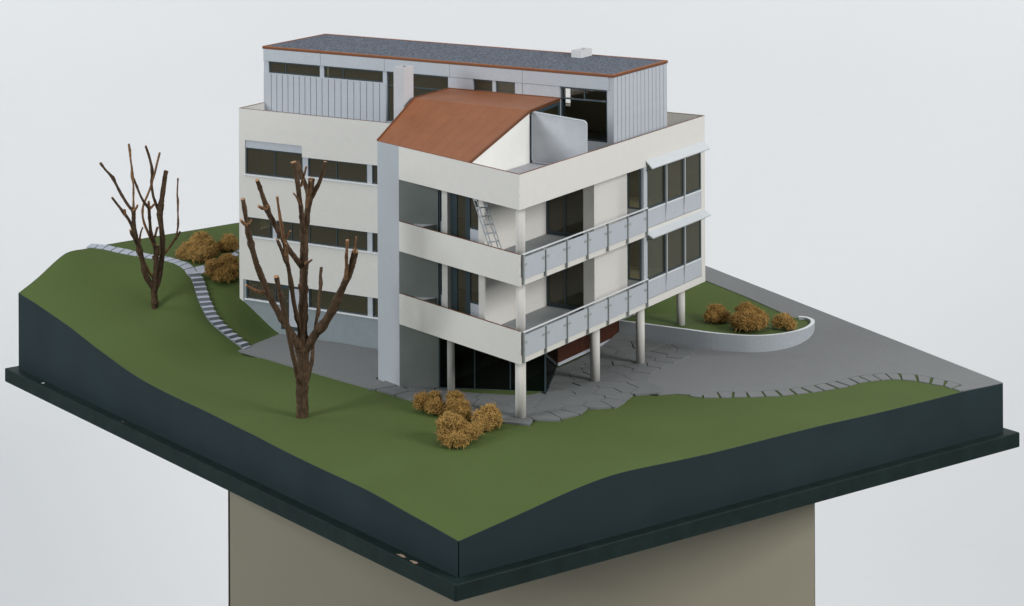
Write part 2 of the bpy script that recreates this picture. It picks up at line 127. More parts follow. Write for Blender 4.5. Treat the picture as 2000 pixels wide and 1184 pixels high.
# ------------------------------------------------------------------ materials
def mat(name, col, rough=.6, metal=0, spec=.3, var=.06, vscale=2.0, bump=0, bscale=30, speck=None, speckscale=40, coat=0):
    m = bpy.data.materials.new(name); m.use_nodes = True; nt = m.node_tree; N = nt.nodes; L = nt.links; b = N['Principled BSDF']
    b.inputs['Roughness'].default_value = rough; b.inputs['Metallic'].default_value = metal; b.inputs['Specular IOR Level'].default_value = spec
    b.inputs['Coat Weight'].default_value = coat
    tc = N.new('ShaderNodeTexCoord')
    n = N.new('ShaderNodeTexNoise'); n.inputs['Scale'].default_value = vscale; n.inputs['Detail'].default_value = 5; L.new(tc.outputs['Object'], n.inputs['Vector'])
    mr = N.new('ShaderNodeMapRange'); mr.inputs['From Min'].default_value = .3; mr.inputs['From Max'].default_value = .7
    mr.inputs['To Min'].default_value = 1-var; mr.inputs['To Max'].default_value = 1+var; L.new(n.outputs['Fac'], mr.inputs['Value'])
    mx = N.new('ShaderNodeMix'); mx.data_type = 'RGBA'; mx.blend_type = 'MULTIPLY'; mx.inputs[0].default_value = 1
    mx.inputs[6].default_value = (*col, 1)
    L.new(mr.outputs[0], mx.inputs[7])
    out = mx.outputs[2]
    if speck:
        n2 = N.new('ShaderNodeTexNoise'); n2.inputs['Scale'].default_value = speckscale; n2.inputs['Detail'].default_value = 3; L.new(tc.outputs['Object'], n2.inputs['Vector'])
        m2 = N.new('ShaderNodeMapRange'); m2.inputs['From Min'].default_value = .38; m2.inputs['From Max'].default_value = .62; m2.inputs['To Min'].default_value = 1-speck; m2.inputs['To Max'].default_value = 1+speck
        L.new(n2.outputs['Fac'], m2.inputs['Value'])
        mx2 = N.new('ShaderNodeMix'); mx2.data_type = 'RGBA'; mx2.blend_type = 'MULTIPLY'; mx2.inputs[0].default_value = 1
        L.new(out, mx2.inputs[6]); L.new(m2.outputs[0], mx2.inputs[7]); out = mx2.outputs[2]
    L.new(out, b.inputs['Base Color'])
    if bump:
        n3 = N.new('ShaderNodeTexNoise'); n3.inputs['Scale'].default_value = bscale; n3.inputs['Detail'].default_value = 4; L.new(tc.outputs['Object'], n3.inputs['Vector'])
        bp = N.new('ShaderNodeBump'); bp.inputs['Strength'].default_value = bump; bp.inputs['Distance'].default_value = .03
        L.new(n3.outputs['Fac'], bp.inputs['Height']); L.new(bp.outputs[0], b.inputs['Normal'])
    return m
CREAM = mat('cream_plaster', (.66, .645, .61), .8, bump=.18, bscale=22, var=.012, speck=.02, speckscale=16)
GREYP = mat('grey_plaster', (.40, .43, .465), .8, bump=.2, bscale=22, var=.012, speck=.02, speckscale=16)
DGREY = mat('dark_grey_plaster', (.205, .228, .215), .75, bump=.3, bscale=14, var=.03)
SOCLE = mat('blue_grey_plinth_paint', (.245, .285, .30), .7, bump=.2, bscale=14, var=.03, speck=.03, speckscale=9)
PANEL = mat('light_grey_panel', (.44, .47, .51), .5, spec=.35, var=.02, speck=.03, speckscale=12)
STEEL = mat('grey_metal_paint', (.45, .48, .51), .4, spec=.5, var=.02)
POST = mat('post_paint', (.30, .32, .32), .45, spec=.4, var=.03)
FRAME = mat('dark_slate_frame', (.035, .055, .065), .4, spec=.4, var=.05)
SILL = mat('pale_sill', (.66, .68, .70), .5, var=.02)
COPPER = mat('copper_sheet', (.28, .100, .039), .5, metal=.15, spec=.3, var=.07, vscale=1.2, speck=.05, speckscale=10)
COPB = mat('copper_trim', (.165, .062, .026), .45, metal=.2, spec=.3, var=.08)
GRAVEL = mat('roof_gravel', (.105, .120, .150), .9, bump=1, bscale=9, var=.05, speck=.65, speckscale=14)
FLOORG = mat('balcony_floor_grey', (.27, .29, .30), .7, var=.03)
TERR = mat('roof_terrace_floor', (.42, .42, .45), .7, var=.03)
WOOD = mat('red_brown_wood', (.058, .018, .008), .5, var=.2, vscale=3)
ALU = None
INT = mat('interior_card', (.42, .38, .28), .9, var=.05)
INTD = mat('interior_floor_card', (.20, .18, .14), .9, var=.05)
GREEN = mat('green_flock_paint', (.078, .113, .034), .85, spec=.12, var=.05, vscale=.2, speck=.03, speckscale=10, bump=.1, bscale=25)
ROADM = mat('grey_card', (.184, .190, .193), .8, spec=.2, var=.03, vscale=.6, speck=.04, speckscale=10)
STONE = mat('stone_grey_card', (.172, .180, .183), .8, spec=.2, var=.03, vscale=.9, speck=.04, speckscale=10)
BED = mat('dark_joint', (.02, .022, .018), .9)
PAVER = mat('pale_grey_paver', (.42, .45, .52), .7, var=.02)
STEP_SHADE = mat('step_painted_shade', (.20, .225, .235), .7, var=.02, speck=.03, speckscale=14)  # darker than the treads: shade painted onto the step risers
BASEM = mat('slate_green_base_paint', (.020, .033, .037), .62, spec=.12, var=.10, vscale=.35, bump=.1, bscale=6)
PLATEM = mat('dark_green_plate_paint', (.010, .021, .019), .55, spec=.14, var=.2, vscale=1.5, bump=.35, bscale=3)
PED = mat('plinth_board', (.355, .325, .245), .55, spec=.4, var=.02, vscale=.2)
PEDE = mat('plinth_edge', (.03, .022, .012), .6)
CHIP = mat('bare_wood_chip', (.42, .30, .22), .8, var=.2, vscale=8)
WHITEP = mat('white_speck', (.8, .8, .8), .6)
BACK = mat('white_backdrop_paper', (.805, .815, .825), .95, spec=.1, var=.012, vscale=.03)
def bark(nm, col):
    m = mat(nm, col, .85, spec=.15, var=.35, vscale=3, bump=.7, bscale=9, speck=.25, speckscale=12)
    tc = [n for n in m.node_tree.nodes if n.type == 'TEX_COORD'][0]
    mp = m.node_tree.nodes.new('ShaderNodeMapping'); mp.inputs['Scale'].default_value = (1.6, 1.6, .45)
    L = m.node_tree.links
    for l in list(L):
        if l.from_node == tc: L.new(mp.outputs[0], l.to_socket)
    L.new(tc.outputs['Object'], mp.inputs[0]); return m
BARK = bark('bark', (.075, .047, .028)); TWIG = bark('twig_bark', (.165, .090, .045))
SEAM = mat('seam_painted_highlight', (.36, .15, .075), .45, metal=.2, spec=.4, var=.05)  # lighter copper paints the highlight along the standing seams
CUT = mat('cut_wood', (.36, .21, .11), .7, var=.2, vscale=10)
MOSS = []
for k, c in enumerate([(.40, .245, .078), (.45, .285, .095), (.39, .225, .068)]):
    m = mat('dried_moss_%s' % ('ochre', 'straw', 'rust')[k], c, .8, spec=.15, var=.28, vscale=3.5); MOSS.append(m)
def brushed():
    m = mat('brushed_aluminium', (.41, .43, .465), .42, metal=.6, spec=.5, var=.06, vscale=1.6)
    nt = m.node_tree; tc = [n for n in nt.nodes if n.type == 'TEX_COORD'][0]
    n = nt.nodes.new('ShaderNodeTexNoise'); mp = nt.nodes.new('ShaderNodeMapping'); mp.inputs['Scale'].default_value = (14, 14, .6)
    nt.links.new(tc.outputs['Object'], mp.inputs[0]); nt.links.new(mp.outputs[0], n.inputs['Vector']); n.inputs['Scale'].default_value = 1.5
    bp = nt.nodes.new('ShaderNodeBump'); bp.inputs['Strength'].default_value = .25; bp.inputs['Distance'].default_value = .02
    nt.links.new(n.outputs['Fac'], bp.inputs['Height']); nt.links.new(bp.outputs[0], nt.nodes['Principled BSDF'].inputs['Normal']); return m
ALU = brushed()
def glass(name, tint, gloss, room_light, fc=(.105, .096, .062)):
    m = bpy.data.materials.new(name); m.use_nodes = True; nt = m.node_tree; N = nt.nodes; L = nt.links
    N.remove(N['Principled BSDF']); out = N['Material Output']
    t = N.new('ShaderNodeBsdfTransparent'); t.inputs[0].default_value = (*tint, 1)
    g = N.new('ShaderNodeBsdfGlossy'); g.inputs['Roughness'].default_value = .03; g.inputs[0].default_value = (.9, .93, .9, 1)
    fr = N.new('ShaderNodeFresnel'); fr.inputs[0].default_value = 1.45
    ml = N.new('ShaderNodeMath'); ml.operation = 'MULTIPLY'; ml.inputs[1].default_value = gloss; L.new(fr.outputs[0], ml.inputs[0])
    mx = N.new('ShaderNodeMixShader'); L.new(ml.outputs[0], mx.inputs[0]); L.new(t.outputs[0], mx.inputs[1]); L.new(g.outputs[0], mx.inputs[2]); 
    d = N.new('ShaderNodeBsdfDiffuse'); d.inputs[0].default_value = (*fc, 1); m2 = N.new('ShaderNodeMixShader'); m2.inputs[0].default_value = room_light  # diffuse share of the pane colour stands in for light from the rooms
    L.new(t.outputs[0], m2.inputs[1]); L.new(d.outputs[0], m2.inputs[2]); L.new(m2.outputs[0], mx.inputs[1]); L.new(mx.outputs[0], out.inputs[0]); return m
GLASS = glass('tinted_acrylic', (.62, .60, .48), .8, .42, (.12, .108, .075))
GLASSC = glass('clear_acrylic', (.80, .79, .68), .7, .08)
GLASSD = glass('dark_acrylic', (.42, .46, .42), .15, .12, (.02, .026, .024))
GLASSK = glass('untinted_acrylic', (.93, .93, .90), .6, .01)
# ------------------------------------------------------------------ terrain height (thin plate spline)
CP = [
 (3.46,-10.23,-.87),(3.84,-9.28,-.72),(4.55,-7.51,-.43),(5.57,-4.95,0),(6.21,-3.35,.15),(7.2,-.9,.1),(8.18,1.56,.04),(9.2,4.2,.05),(10.28,6.82,.05),(11.3,9.4,0),(12.35,12,-.02),(13.49,14.84,-.01),(14.45,17.25,-.08),
 (2.02,-9.66,-.77),(.53,-9.07,-.68),(-2.04,-8.04,-.51),(-4.73,-6.96,-.48),(-7.57,-5.83,-.43),(-9.79,-4.94,-.34),(-13.46,-3.47,-.24),(-15.95,-2.47,-.21),(-18.19,-1.58,-.14),(-20.34,-.72,.06),(-22.74,.24,.42),(-25.03,1.16,.83),(-28.03,2.36,1.23),(-30.27,3.25,1.46),
 (-29.86,4.36,2.15),(-29.34,5.65,3.05),(-28.98,6.55,3.11),(-27.55,10.14,3.21),(-25.69,14.77,3.28),(-22.5,22.8,3.25),(-19.3,30.74,3.2),
 (-11.5,27.6,2.4),
 (-17.9,4.45,-.02),(-17.95,5.5,-.02),(-18.03,7.9,-.02),(-8.49,2.19,-.02),(-13,3.3,-.02),(-7.5,1.86,-.02),(-4.2,1.2,-.02),(-1.4,.79,-.02),(.6,2.8,-.02),(1.6,5,-.02),(1.57,6.86,-.02),(2.68,8.33,-.02),
 (3.62,8.22,-.02),(5.9,9.39,-.02),(7.1,10.3,-.02),(8.29,11.96,-.02),(9.09,13.82,-.02),(10.1,15.1,-.02),(11.9,15.3,-.02),
 (-14,6,-.02),(-10,5,-.02),(-5,5,-.02),(-2,8,-.02),(0,12,-.02),(2,14,-.02),(6,13,0),(6,17,.1),(-8,12,-.02),(-2,15,0),(4.9,19,.35),
 (-20.43,7.9,1.43),(-19.3,7.9,.72),(-20.5,10,2.3),(-20.6,13,2.8),(-20.6,18,3.0),(-15,19,2.7),(-8,19,2.0),(-3,19,1.2),
 (-27,7.4,2.96),(-25,7.2,2.78),(-23.3,7.5,2.52),(-24.3,8.4,2.74),(-26.5,8.2,2.95),(-23,9.2,2.6),(-22.5,11.5,2.8),
 (-9.6,-1.97,-.25),(-22.78,4.42,1.42),(-26,4.6,2.0),(-20.5,2.0,.62),(-19,3.2,.3),(-14,0,-.12),(-4,-4,-.22),(2,-2,-.12),(5,4,-.02)]
CP += [tuple(p) for p in DATA['edge']]+[(-17.9+i*1.57, 4.4-i*.375, -.03) for i in range(1, 6)]+[(-17.95, 6.6, -.03), (-16.5, 7.8, -.05), (-12, 7.8, -.05), (-16, 4.6, -.06), (-12, 4.2, -.06)]
for i, (a, b) in enumerate(DATA['steps'][:16]):
    CP.append((a[0]-.05, a[1]-.05, a[2]-.11)); CP.append((b[0]+.05, b[1]+.12, b[2]-.22)); CP.append(((a[0]+b[0])/2, (a[1]+b[1])/2, a[2]-.25))
CP = np.array(CP, float)
def _k(r2): return .5*r2*np.log(np.maximum(r2, 1e-12))
_n = len(CP); _A = np.zeros((_n+3, _n+3)); _d = ((CP[:, None, :2]-CP[None, :, :2])**2).sum(2)
_A[:_n, :_n] = _k(_d)+np.eye(_n)*.02; _A[:_n, _n] = 1; _A[:_n, _n+1:] = CP[:, :2]; _A[_n:, :_n] = _A[:_n, _n:].T
_w = np.linalg.solve(_A, np.concatenate([CP[:, 2], np.zeros(3)]))
def H(xy):
    xy = np.atleast_2d(np.asarray(xy, float)); d = ((xy[:, None, :]-CP[None, :, :2])**2).sum(2)
    return _k(d)@_w[:_n]+_w[_n]+xy@_w[_n+1:]
def hh(x, y): return float(H([(x, y)])[0])
# ------------------------------------------------------------------ base board, plate, pedestal, backdrop
B0, B1, B2, B3 = (3.45, -10.24), (14.45, 17.23), (-19.30, 30.74), (-30.30, 3.27)
ZB = -2.2
lerp = lambda a, b, t: (a[0]+(b[0]-a[0])*t, a[1]+(b[1]-a[1])*t)
base = empty('model_base', (-8, 10, ZB))
tag(base, 'slate green painted base box with a curving top edge carrying the whole model landscape', 'model base')
NS, NT = 120, 150
def off(a, b, d):
    v = Vector((b[0]-a[0], b[1]-a[1])).normalized(); return Vector((v.y, -v.x))*d
for nm, (a, b) in zip(('side_board',)*4, ((B0, B1), (B3, B0), (B2, B3), (B1, B2))):
    n = 150; pts = [lerp(a, b, i/n) for i in range(n+1)]; hs = H(pts); m = MB()
    nn = off(a, b, .03); ni = off(a, b, -.002)
    d = Vector((b[0]-a[0], b[1]-a[1])).normalized()*.02
    for i in range(n):
        p, q = pts[i], pts[i+1]
        if i == 0: p = (p[0]+d.x, p[1]+d.y)
        if i == n-1: q = (q[0]-d.x, q[1]-d.y)
        p0, q0 = (p[0]+nn.x, p[1]+nn.y), (q[0]+nn.x, q[1]+nn.y); p1, q1 = (p[0]+ni.x, p[1]+ni.y), (q[0]+ni.x, q[1]+ni.y)
        z0, z1 = hs[i]+.004, hs[i+1]+.004
        m.quad((*p0, ZB), (*q0, ZB), (*q0, z1), (*p0, z0)); m.quad((*p0, z0), (*q0, z1), (*q1, z1), (*p1, z0))
        if i == 0: m.quad((*p1, ZB), (*p0, ZB), (*p0, z0), (*p1, z0))
        if i == n-1: m.quad((*q0, ZB), (*q1, ZB), (*q1, z1), (*q0, z1))
    obj(nm, m, BASEM, base)
m = MB()
OV = .52
def grow(P, d):
    c = (sum(p[0] for p in P)/4, sum(p[1] for p in P)/4); out = []
    for i, p in enumerate(P):
        a = P[i-1]; b = P[(i+1) % 4]; u = Vector((p[0]-a[0], p[1]-a[1])).normalized(); v = Vector((p[0]-b[0], p[1]-b[1])).normalized()
        out.append((p[0]+(u.x+v.x)*d, p[1]+(u.y+v.y)*d))
    return out
m.prism(grow([B0, B1, B2, B3], OV), ZB-.66, ZB-.003)
obj('base_plate', m, PLATEM, base, bevel=.05)
# paint chips on the plate
def chip(cx, cy, ang, ln, wd, seed, mt, nm='paint_chip'):
    rnd = random.Random(seed); m = MB(); n = 14; pts = []
    for i in range(n):
        t = 2*math.pi*i/n; r = rnd.uniform(.6, 1.1); x, y = math.cos(t)*ln*r, math.sin(t)*wd*r
        pts.append((cx+x*math.cos(ang)-y*math.sin(ang), cy+x*math.sin(ang)+y*math.cos(ang)))
    m.prism(pts, ZB-.004, ZB+.004); obj(nm, m, mt, base)
ea = math.atan2(B3[1]-B0[1], B3[0]-B0[0])
ctr = lambda t, o: (B0[0]+(B3[0]-B0[0])*t-math.sin(ea)*o*-1*-1, B0[1]+(B3[1]-B0[1])*t+math.cos(ea)*o*-1*-1)
def platept(t, o):
    x, y = lerp(B0, B3, t); v = off(B3, B0, o); return x+v.x, y+v.y
x, y = platept(.088, .33); chip(x, y, ea, .30, .09, 1, CHIP)
x, y = platept(.064, .36); chip(x, y, ea, .24, .10, 2, CHIP)
x, y = platept(.915, .25); chip(x, y, ea, .09, .08, 3, WHITEP, 'white_dot')
x, y = platept(.695, .3); chip(x, y, ea, .05, .04, 4, CHIP)
# pedestal
ped = empty('display_plinth', (-8, 8, -40)); tag(ped, 'large plain beige board plinth under the dark base plate', 'plinth')
PC = CAM+FWD*103.2; PC.z = 0
def pp(r, f): v = PC+RIGHT*r+FWD*f; return (v.x, v.y)
xl, xr = -12.08, 12.66
m = MB(); m.prism([pp(xl, 0), pp(xr, 0), pp(xr, .2), pp(xl, .2)], -42, ZB-.665); obj('front_board', m, PED, ped)
m = MB(); m.prism([pp(xr-.01, .205), pp(xr+.045, .205), pp(xr+.045, 11), pp(xr-.01, 11)], -42, ZB-.67); obj('side_board', m, PEDE, ped)
m = MB(); m.prism([pp(xl-.10, .205), pp(xl+.1, .205), pp(xl+.1, 11), pp(xl-.10, 11)], -42, ZB-.67, zt=None); obj('side_board', m, PEDE, ped)
# backdrop
m = MB(); BW = 260
prof = [(-60, -42.0), (30, -42.0)]+[(30+45*math.sin(t), -42+45*(1-math.cos(t))) for t in [i*math.pi/2/64 for i in range(1, 65)]]+[(75, 120)]
C0 = CAM+FWD*105; C0.z = 0
for (f0, z0), (f1, z1) in zip(prof, prof[1:]):
    a = C0+FWD*f0; b = C0+FWD*f1
    m.quad((*(a-RIGHT*BW).xy, z0), (*(a+RIGHT*BW).xy, z0), (*(b+RIGHT*BW).xy, z1), (*(b-RIGHT*BW).xy, z1))
bd = obj('backdrop', m, BACK, smooth=True); bd['kind'] = 'structure'; bd['label'] = 'seamless pale grey white studio backdrop paper'
# ------------------------------------------------------------------ draped sheets
def inpoly(x, y, P):
    c = False; j = len(P)-1
    for i in range(len(P)):
        if (P[i][1] > y) != (P[j][1] > y) and x < (P[j][0]-P[i][0])*(y-P[i][1])/(P[j][1]-P[i][1])+P[i][0]: c = not c
        j = i
    return c
def drape(name, poly, dz, mt, step=.5, skirt=.08, hf=None, parent=None):
    P = []
    for i in range(len(poly)):
        a, b = poly[i], poly[(i+1) % len(poly)]; n = max(1, int(math.hypot(b[0]-a[0], b[1]-a[1])/step))
        P += [lerp(a, b, k/n) for k in range(n)]
    area = sum(P[i][0]*P[(i+1) % len(P)][1]-P[(i+1) % len(P)][0]*P[i][1] for i in range(len(P)))
    if area < 0: P = P[::-1]
    xs = [p[0] for p in P]; ys = [p[1] for p in P]; V = [Vector(p) for p in P]; nb = len(V)
    x = min(xs)+step/2
    while x < max(xs):
        y = min(ys)+step/2
        while y < max(ys):
            if inpoly(x, y, P) and min((x-p[0])**2+(y-p[1])**2 for p in P) > (step*.35)**2: V.append(Vector((x, y)))
            y += step
        x += step
    vo, eo, fo, ov, oe, of = delaunay_2d_cdt(V, [(i, (i+1) % nb) for i in range(nb)], [], 1, 1e-5)
    xy = np.array([(v.x, v.y) for v in vo]); z = (hf or H)(xy)+dz
    m = MB(); m.v = [(a[0], a[1], b) for a, b in zip(xy, z)]
    for f in fo: m.f.append(tuple(f)); m.m.append(0)
    if skirt:
        zz = (hf or H)(np.array(P))+dz; k = len(m.v)
        m.v += [(p[0], p[1], q) for p, q in zip(P, zz)]+[(p[0], p[1], q-skirt) for p, q in zip(P, zz)]
        for i in range(nb):
            j = (i+1) % nb; m.f.append((k+i, k+nb+i, k+nb+j, k+j)); m.m.append(0)
    return obj(name, m, mt, parent)
# lawn (main ground sheet)
m = MB(); gx = []
for i in range(NS+1):
    for j in range(NT+1):
        a = lerp(B0, B1, i/NS); b = lerp(B3, B2, i/NS); gx.append(lerp(a, b, j/NT))
gz = np.concatenate([H(gx[i:i+3000]) for i in range(0, len(gx), 3000)])
m.v = [(p[0], p[1], z) for p, z in zip(gx, gz)]
for i in range(NS):
    for j in range(NT):
        k = i*(NT+1)+j; m.f.append((k, k+NT+1, k+NT+2, k+1)); m.m.append(0)
lawn = obj('lawn', m, GREEN)
for p in lawn.data.polygons: p.use_smooth = True
lawn['kind'] = 'structure'; lawn['label'] = 'smooth sloping green lawn of the model'
# terrace in front of the left block
terrace = drape('terrace', [(-17.87, 4.45), (-17.94, 5.54), (-18.02, 7.88), (-9.7, 7.88), (-9.7, 3.72), (-9.57, 3.62), (-8.95, 3.30), (-8.6, 2.9), (-8.7, 2.19)], .03, ROADM, hf=lambda q: np.zeros(len(np.atleast_2d(q))))
terrace['kind'] = 'structure'; terrace['label'] = 'flat grey terrace beside the left block'
WALLP = [(-3.68, 15.25), (-2, 15.31), (-.1, 15.36), (1.15, 15.40), (2.3, 15.62), (3.0, 15.88), (3.6, 16.33), (4.1, 17.0), (4.42, 17.75), (4.56, 18.5), (4.5, 19.3), (4.25, 19.95), (3.9, 20.3), (3.6, 20.38), (3.3, 20.27)]
def cr(P, n=4):
    out = []
    for i in range(len(P)-1):
        p0 = P[max(i-1, 0)]; p1 = P[i]; p2 = P[i+1]; p3 = P[min(i+2, len(P)-1)]
        for k in range(n):
            t = k/n; out.append(tuple(.5*((2*b)+(c-a)*t+(2*a-5*b+4*c-d)*t*t+(3*b-a-3*c+d)*t**3) for a, b, c, d in zip(p0, p1, p2, p3)))
    return out+[P[-1]]
WS = cr(WALLP, 4)
slab_in = []
for s in DATA['slabs']: slab_in += [[s[3][0]+(s[3][0]-s[0][0])*.06, s[3][1]+(s[3][1]-s[0][1])*.06], [s[2][0]+(s[2][0]-s[1][0])*.06, s[2][1]+(s[2][1]-s[1][1])*.06]]
slab_in2 = [slab_in[0]]
for p in slab_in[1:]:
    if math.hypot(p[0]-slab_in2[-1][0], p[1]-slab_in2[-1][1]) > .12: slab_in2.append(p)
PR = [tuple(p) for p in DATA['pave_right']]
road = [(2.35, 7.75), (2.9, 8.28), (4.05, 8.6)]+slab_in2[2:-1]+[(13.15, 15.0), (13.5, 14.87), B1, (11.41, 18.45), (6.96, 20.23), (.52, 22.81), (-3.66, 24.48), (-6, 25.5), (-5.5, 23.6), (-2.59, 22.2), (.1, 21.4), (2.97, 20.3)]+WS[::-1][:-8]+[(-.45, 14.7), (-.1, 14.0), (-.15, 12.0), (-.1, 10.3), (.6, 9.2)]
drive = drape('driveway', road, .035, ROADM, step=.55)
drive['kind'] = 'structure'; drive['label'] = 'wide grey driveway sweeping round the planted bed'
# planted bed behind the curved retaining wall
def Hbed(xy):
    xy = np.atleast_2d(xy); base_ = H(xy)
    t = np.clip((xy[:, 1]-17.5)/4.0, 0, 1); t = t*t*(3-2*t)
    near = .79+0*base_
    return np.where(base_ > .79, near*(1-t)+base_*t, near*(1-t)+np.maximum(base_+.06, .70)*t)
inner = []
for i, p in enumerate(WS):
    a = WS[max(i-1, 0)]; b = WS[min(i+1, len(WS)-1)]; d = Vector((b[0]-a[0], b[1]-a[1])).normalized(); inner.append((p[0]-d.y*.09, p[1]+d.x*.09))
bed = drape('planted_lawn', inner+[(2.97, 20.3), (-.1, 21.47), (-2.59, 22.25), (-6, 23.7), (-6, 17.1), (-3.68, 17.0)], .0, GREEN, step=.45, skirt=.3, hf=Hbed)
bed['kind'] = 'structure'; bed['label'] = 'raised lawn of the bed inside the curved wall'
for p in bed.data.polygons: p.use_smooth = False
m = MB(); k = len(WS); inn = []
for i, p in enumerate(WS):
    a = WS[max(i-1, 0)]; b = WS[min(i+1, k-1)]; d = Vector((b[0]-a[0], b[1]-a[1])).normalized(); inn.append((p[0]-d.y*.18, p[1]+d.x*.18))
zt = [.85 if i < k-8 else .85+.02*(i-k+8)/8 for i in range(k)]
for i in range(k): m.v += [(*WS[i], -.15), (*WS[i], zt[i]), (*inn[i], zt[i]), (*inn[i], -.15)]
for i in range(k-1):
    a, b = 4*i, 4*i+4; m.f += [(a, b, b+1, a+1), (a+1, b+1, b+2, a+2), (a+2, b+2, b+3, a+3)]; m.m += [0, 1, 0]
m.f += [(0, 1, 2, 3), (4*k-1, 4*k-2, 4*k-3, 4*k-4)]; m.m += [0, 0]
rw = obj('retaining_wall', m, [mat('wall_grey', (.37, .40, .43), .75, bump=.2, bscale=14, var=.02, speck=.03, speckscale=9), SILL]); tag(rw, 'low pale grey retaining wall curving round the bushes by the driveway', 'wall')
# crazy paving
pave = [tuple(p) for p in DATA['pave_outer']]+[(2.5, 8.7)]+[tuple(p) for p in DATA['pave_right'][1:]]+[(-1.5, 15.28), (-3.66, 15.22), (-3.66, 9.5), (-2.0, 5.5)]+[(-2.2, 5.0), (-2.5, 4.55), (-2.97, 4.33), (-3.9, 4.02), (-4.5, 3.82), (-5.1, 3.72), (-5.9, 3.85), (-6.4, 3.72), (-7.95, 2.98), (-9.5, 3.6)]
bedo = drape('paving_bed', [(p[0]+(-3-p[0])*.05, p[1]+(7.5-p[1])*.06) for p in pave], .03, BED, step=.8, skirt=0)
bedo['kind'] = 'structure'; bedo['label'] = 'thin dark bed under the crazy paving'
rnd = random.Random(11)
seeds = []; inside = []
edge = cr([tuple(p) for p in DATA['pave_outer']]+PR[:1], 4)+[tuple(p) for p in cr(PR, 4)[1:]]
acc = 0; nxt = .5
for a, b in zip(edge, edge[1:]):
    L = math.hypot(b[0]-a[0], b[1]-a[1])
    while acc+L > nxt:
        t_ = (nxt-acc)/L; p = lerp(a, b, t_); nx_, ny_ = -(b[1]-a[1])/L, (b[0]-a[0])/L; o = rnd.uniform(.36, .52); q = (p[0]+nx_*o, p[1]+ny_*o); q2 = (p[0]-nx_*o*rnd.uniform(.85, 1.1), p[1]-ny_*o)
        if all((q[0]-c[0])**2+(q[1]-c[1])**2 > .55**2 for c in seeds): seeds += [q, q2]; inside += [True, False]
        nxt += rnd.uniform(.75, 1.25)
    acc += L
tries = 0
while tries < 9000:
    tries += 1; x, y = rnd.uniform(-10, 4), rnd.uniform(-1, 17)
    if inpoly(x, y, pave) and all((x-a)**2+(y-b)**2 > .84**2 for a, b in seeds): seeds.append((x, y)); inside.append(True)
def clip(P, a, b, c):
    out = []
    for i in range(len(P)):
        p, q = P[i], P[(i+1) % len(P)]; dp = a*p[0]+b*p[1]-c; dq = a*q[0]+b*q[1]-c
        if dp <= 0: out.append(p)
        if dp*dq < 0: t = dp/(dp-dq); out.append(lerp(p, q, t))
    return out
outer_edge = DATA['pave_outer']
for (x, y), ins in zip(seeds, inside):
    if not ins: continue
    P = [(x-2, y-2), (x+2, y-2), (x+2, y+2), (x-2, y+2)]
    for a, b in seeds:
        if (a, b) == (x, y) or (a-x)**2+(b-y)**2 > 16: continue
        g = .015+.019*(((a+b+x+y)*7.31) % 1)**3
        L = math.hypot(a-x, b-y); nx, ny = (a-x)/L, (b-y)/L; mx_, my_ = (a+x)/2, (b+y)/2
        P = clip(P, nx, ny, nx*mx_+ny*my_-g)
        if len(P) < 3: break
    if len(P) > 2 and y > 8.9: P = clip(P, -1, 0, 3.695)
    if len(P) > 2 and 5.2 < y <= 8.9 and x > -6: P = clip(P, -.9175, -.3977, .9175*1.93-.3977*5.47-.0)
    if len(P) > 2 and y > 12.5: P = clip(P, 0, 1, 15.22)
    if len(P) > 2 and y < 6.5 and -8.3 < x < -2.2:
        ux, uy = math.cos(R(21.6)), math.sin(R(21.6)); o = .45 if x > -5.4 else .02
        P = clip(P, -uy, ux, (-uy*-7.99+ux*3.08)-o)
    if len(P) > 2 and x <= -7.6 and y < 4.5: P = clip(P, .367, .93, .367*-7.99+.93*3.08-.02)
    if len(P) > 2 and x < -8: P = clip(P, -1, 0, 9.0)
    if len(P) > 2 and y < 2.3 and x < 0.4: P = clip(P, .0, -1, -(0.62 if x > -4 else .62-(x+4)*.30))
    if len(P) < 3: continue
    pc = (sum(p[0] for p in P)/len(P), sum(p[1] for p in P)/len(P))
    fr_ = [inpoly(pc[0]+(p[0]-pc[0])*s_, pc[1]+(p[1]-pc[1])*s_, pave) for p in P for s_ in (.15, .4, .65, .85)]
    if sum(fr_) < .2*len(fr_): continue
    if len(P) < 3: continue
    j = [(p[0]+rnd.uniform(-.02, .02), p[1]+rnd.uniform(-.02, .02)) for p in P]
    zj = H(j); up = rnd.uniform(0, .006); m = MB(); m.prism(j, 0, 0, zt=[z+.078+up for z in zj], zb=[z-.02 for z in zj]); obj('paving_stone', m, STONE, bedo)
gp = drape('grass_patch', [tuple(p) for p in DATA['grass_patch']], .086, GREEN, step=.4, skirt=.05); gp['kind'] = 'structure'; gp['label'] = 'narrow grass sliver in front of the ground floor glass'
# edging slabs
ed = empty('edging', (7, 12, 0)); ed['kind'] = 'structure'; ed['label'] = 'row of grey edging slabs along the driveway curve'
for s in DATA['slabs']:
    cx_ = sum(p[0] for p in s)/4; cy_ = sum(p[1] for p in s)/4; s = [(cx_+(p[0]-cx_)*.955, cy_+(p[1]-cy_)*.955) for p in s]
    hs = H(s); m = MB(); m.prism([tuple(p) for p in s], 0, 0, zt=[z+.045 for z in hs], zb=[z-.05 for z in hs]); obj('slab', m, ROADM, ed)
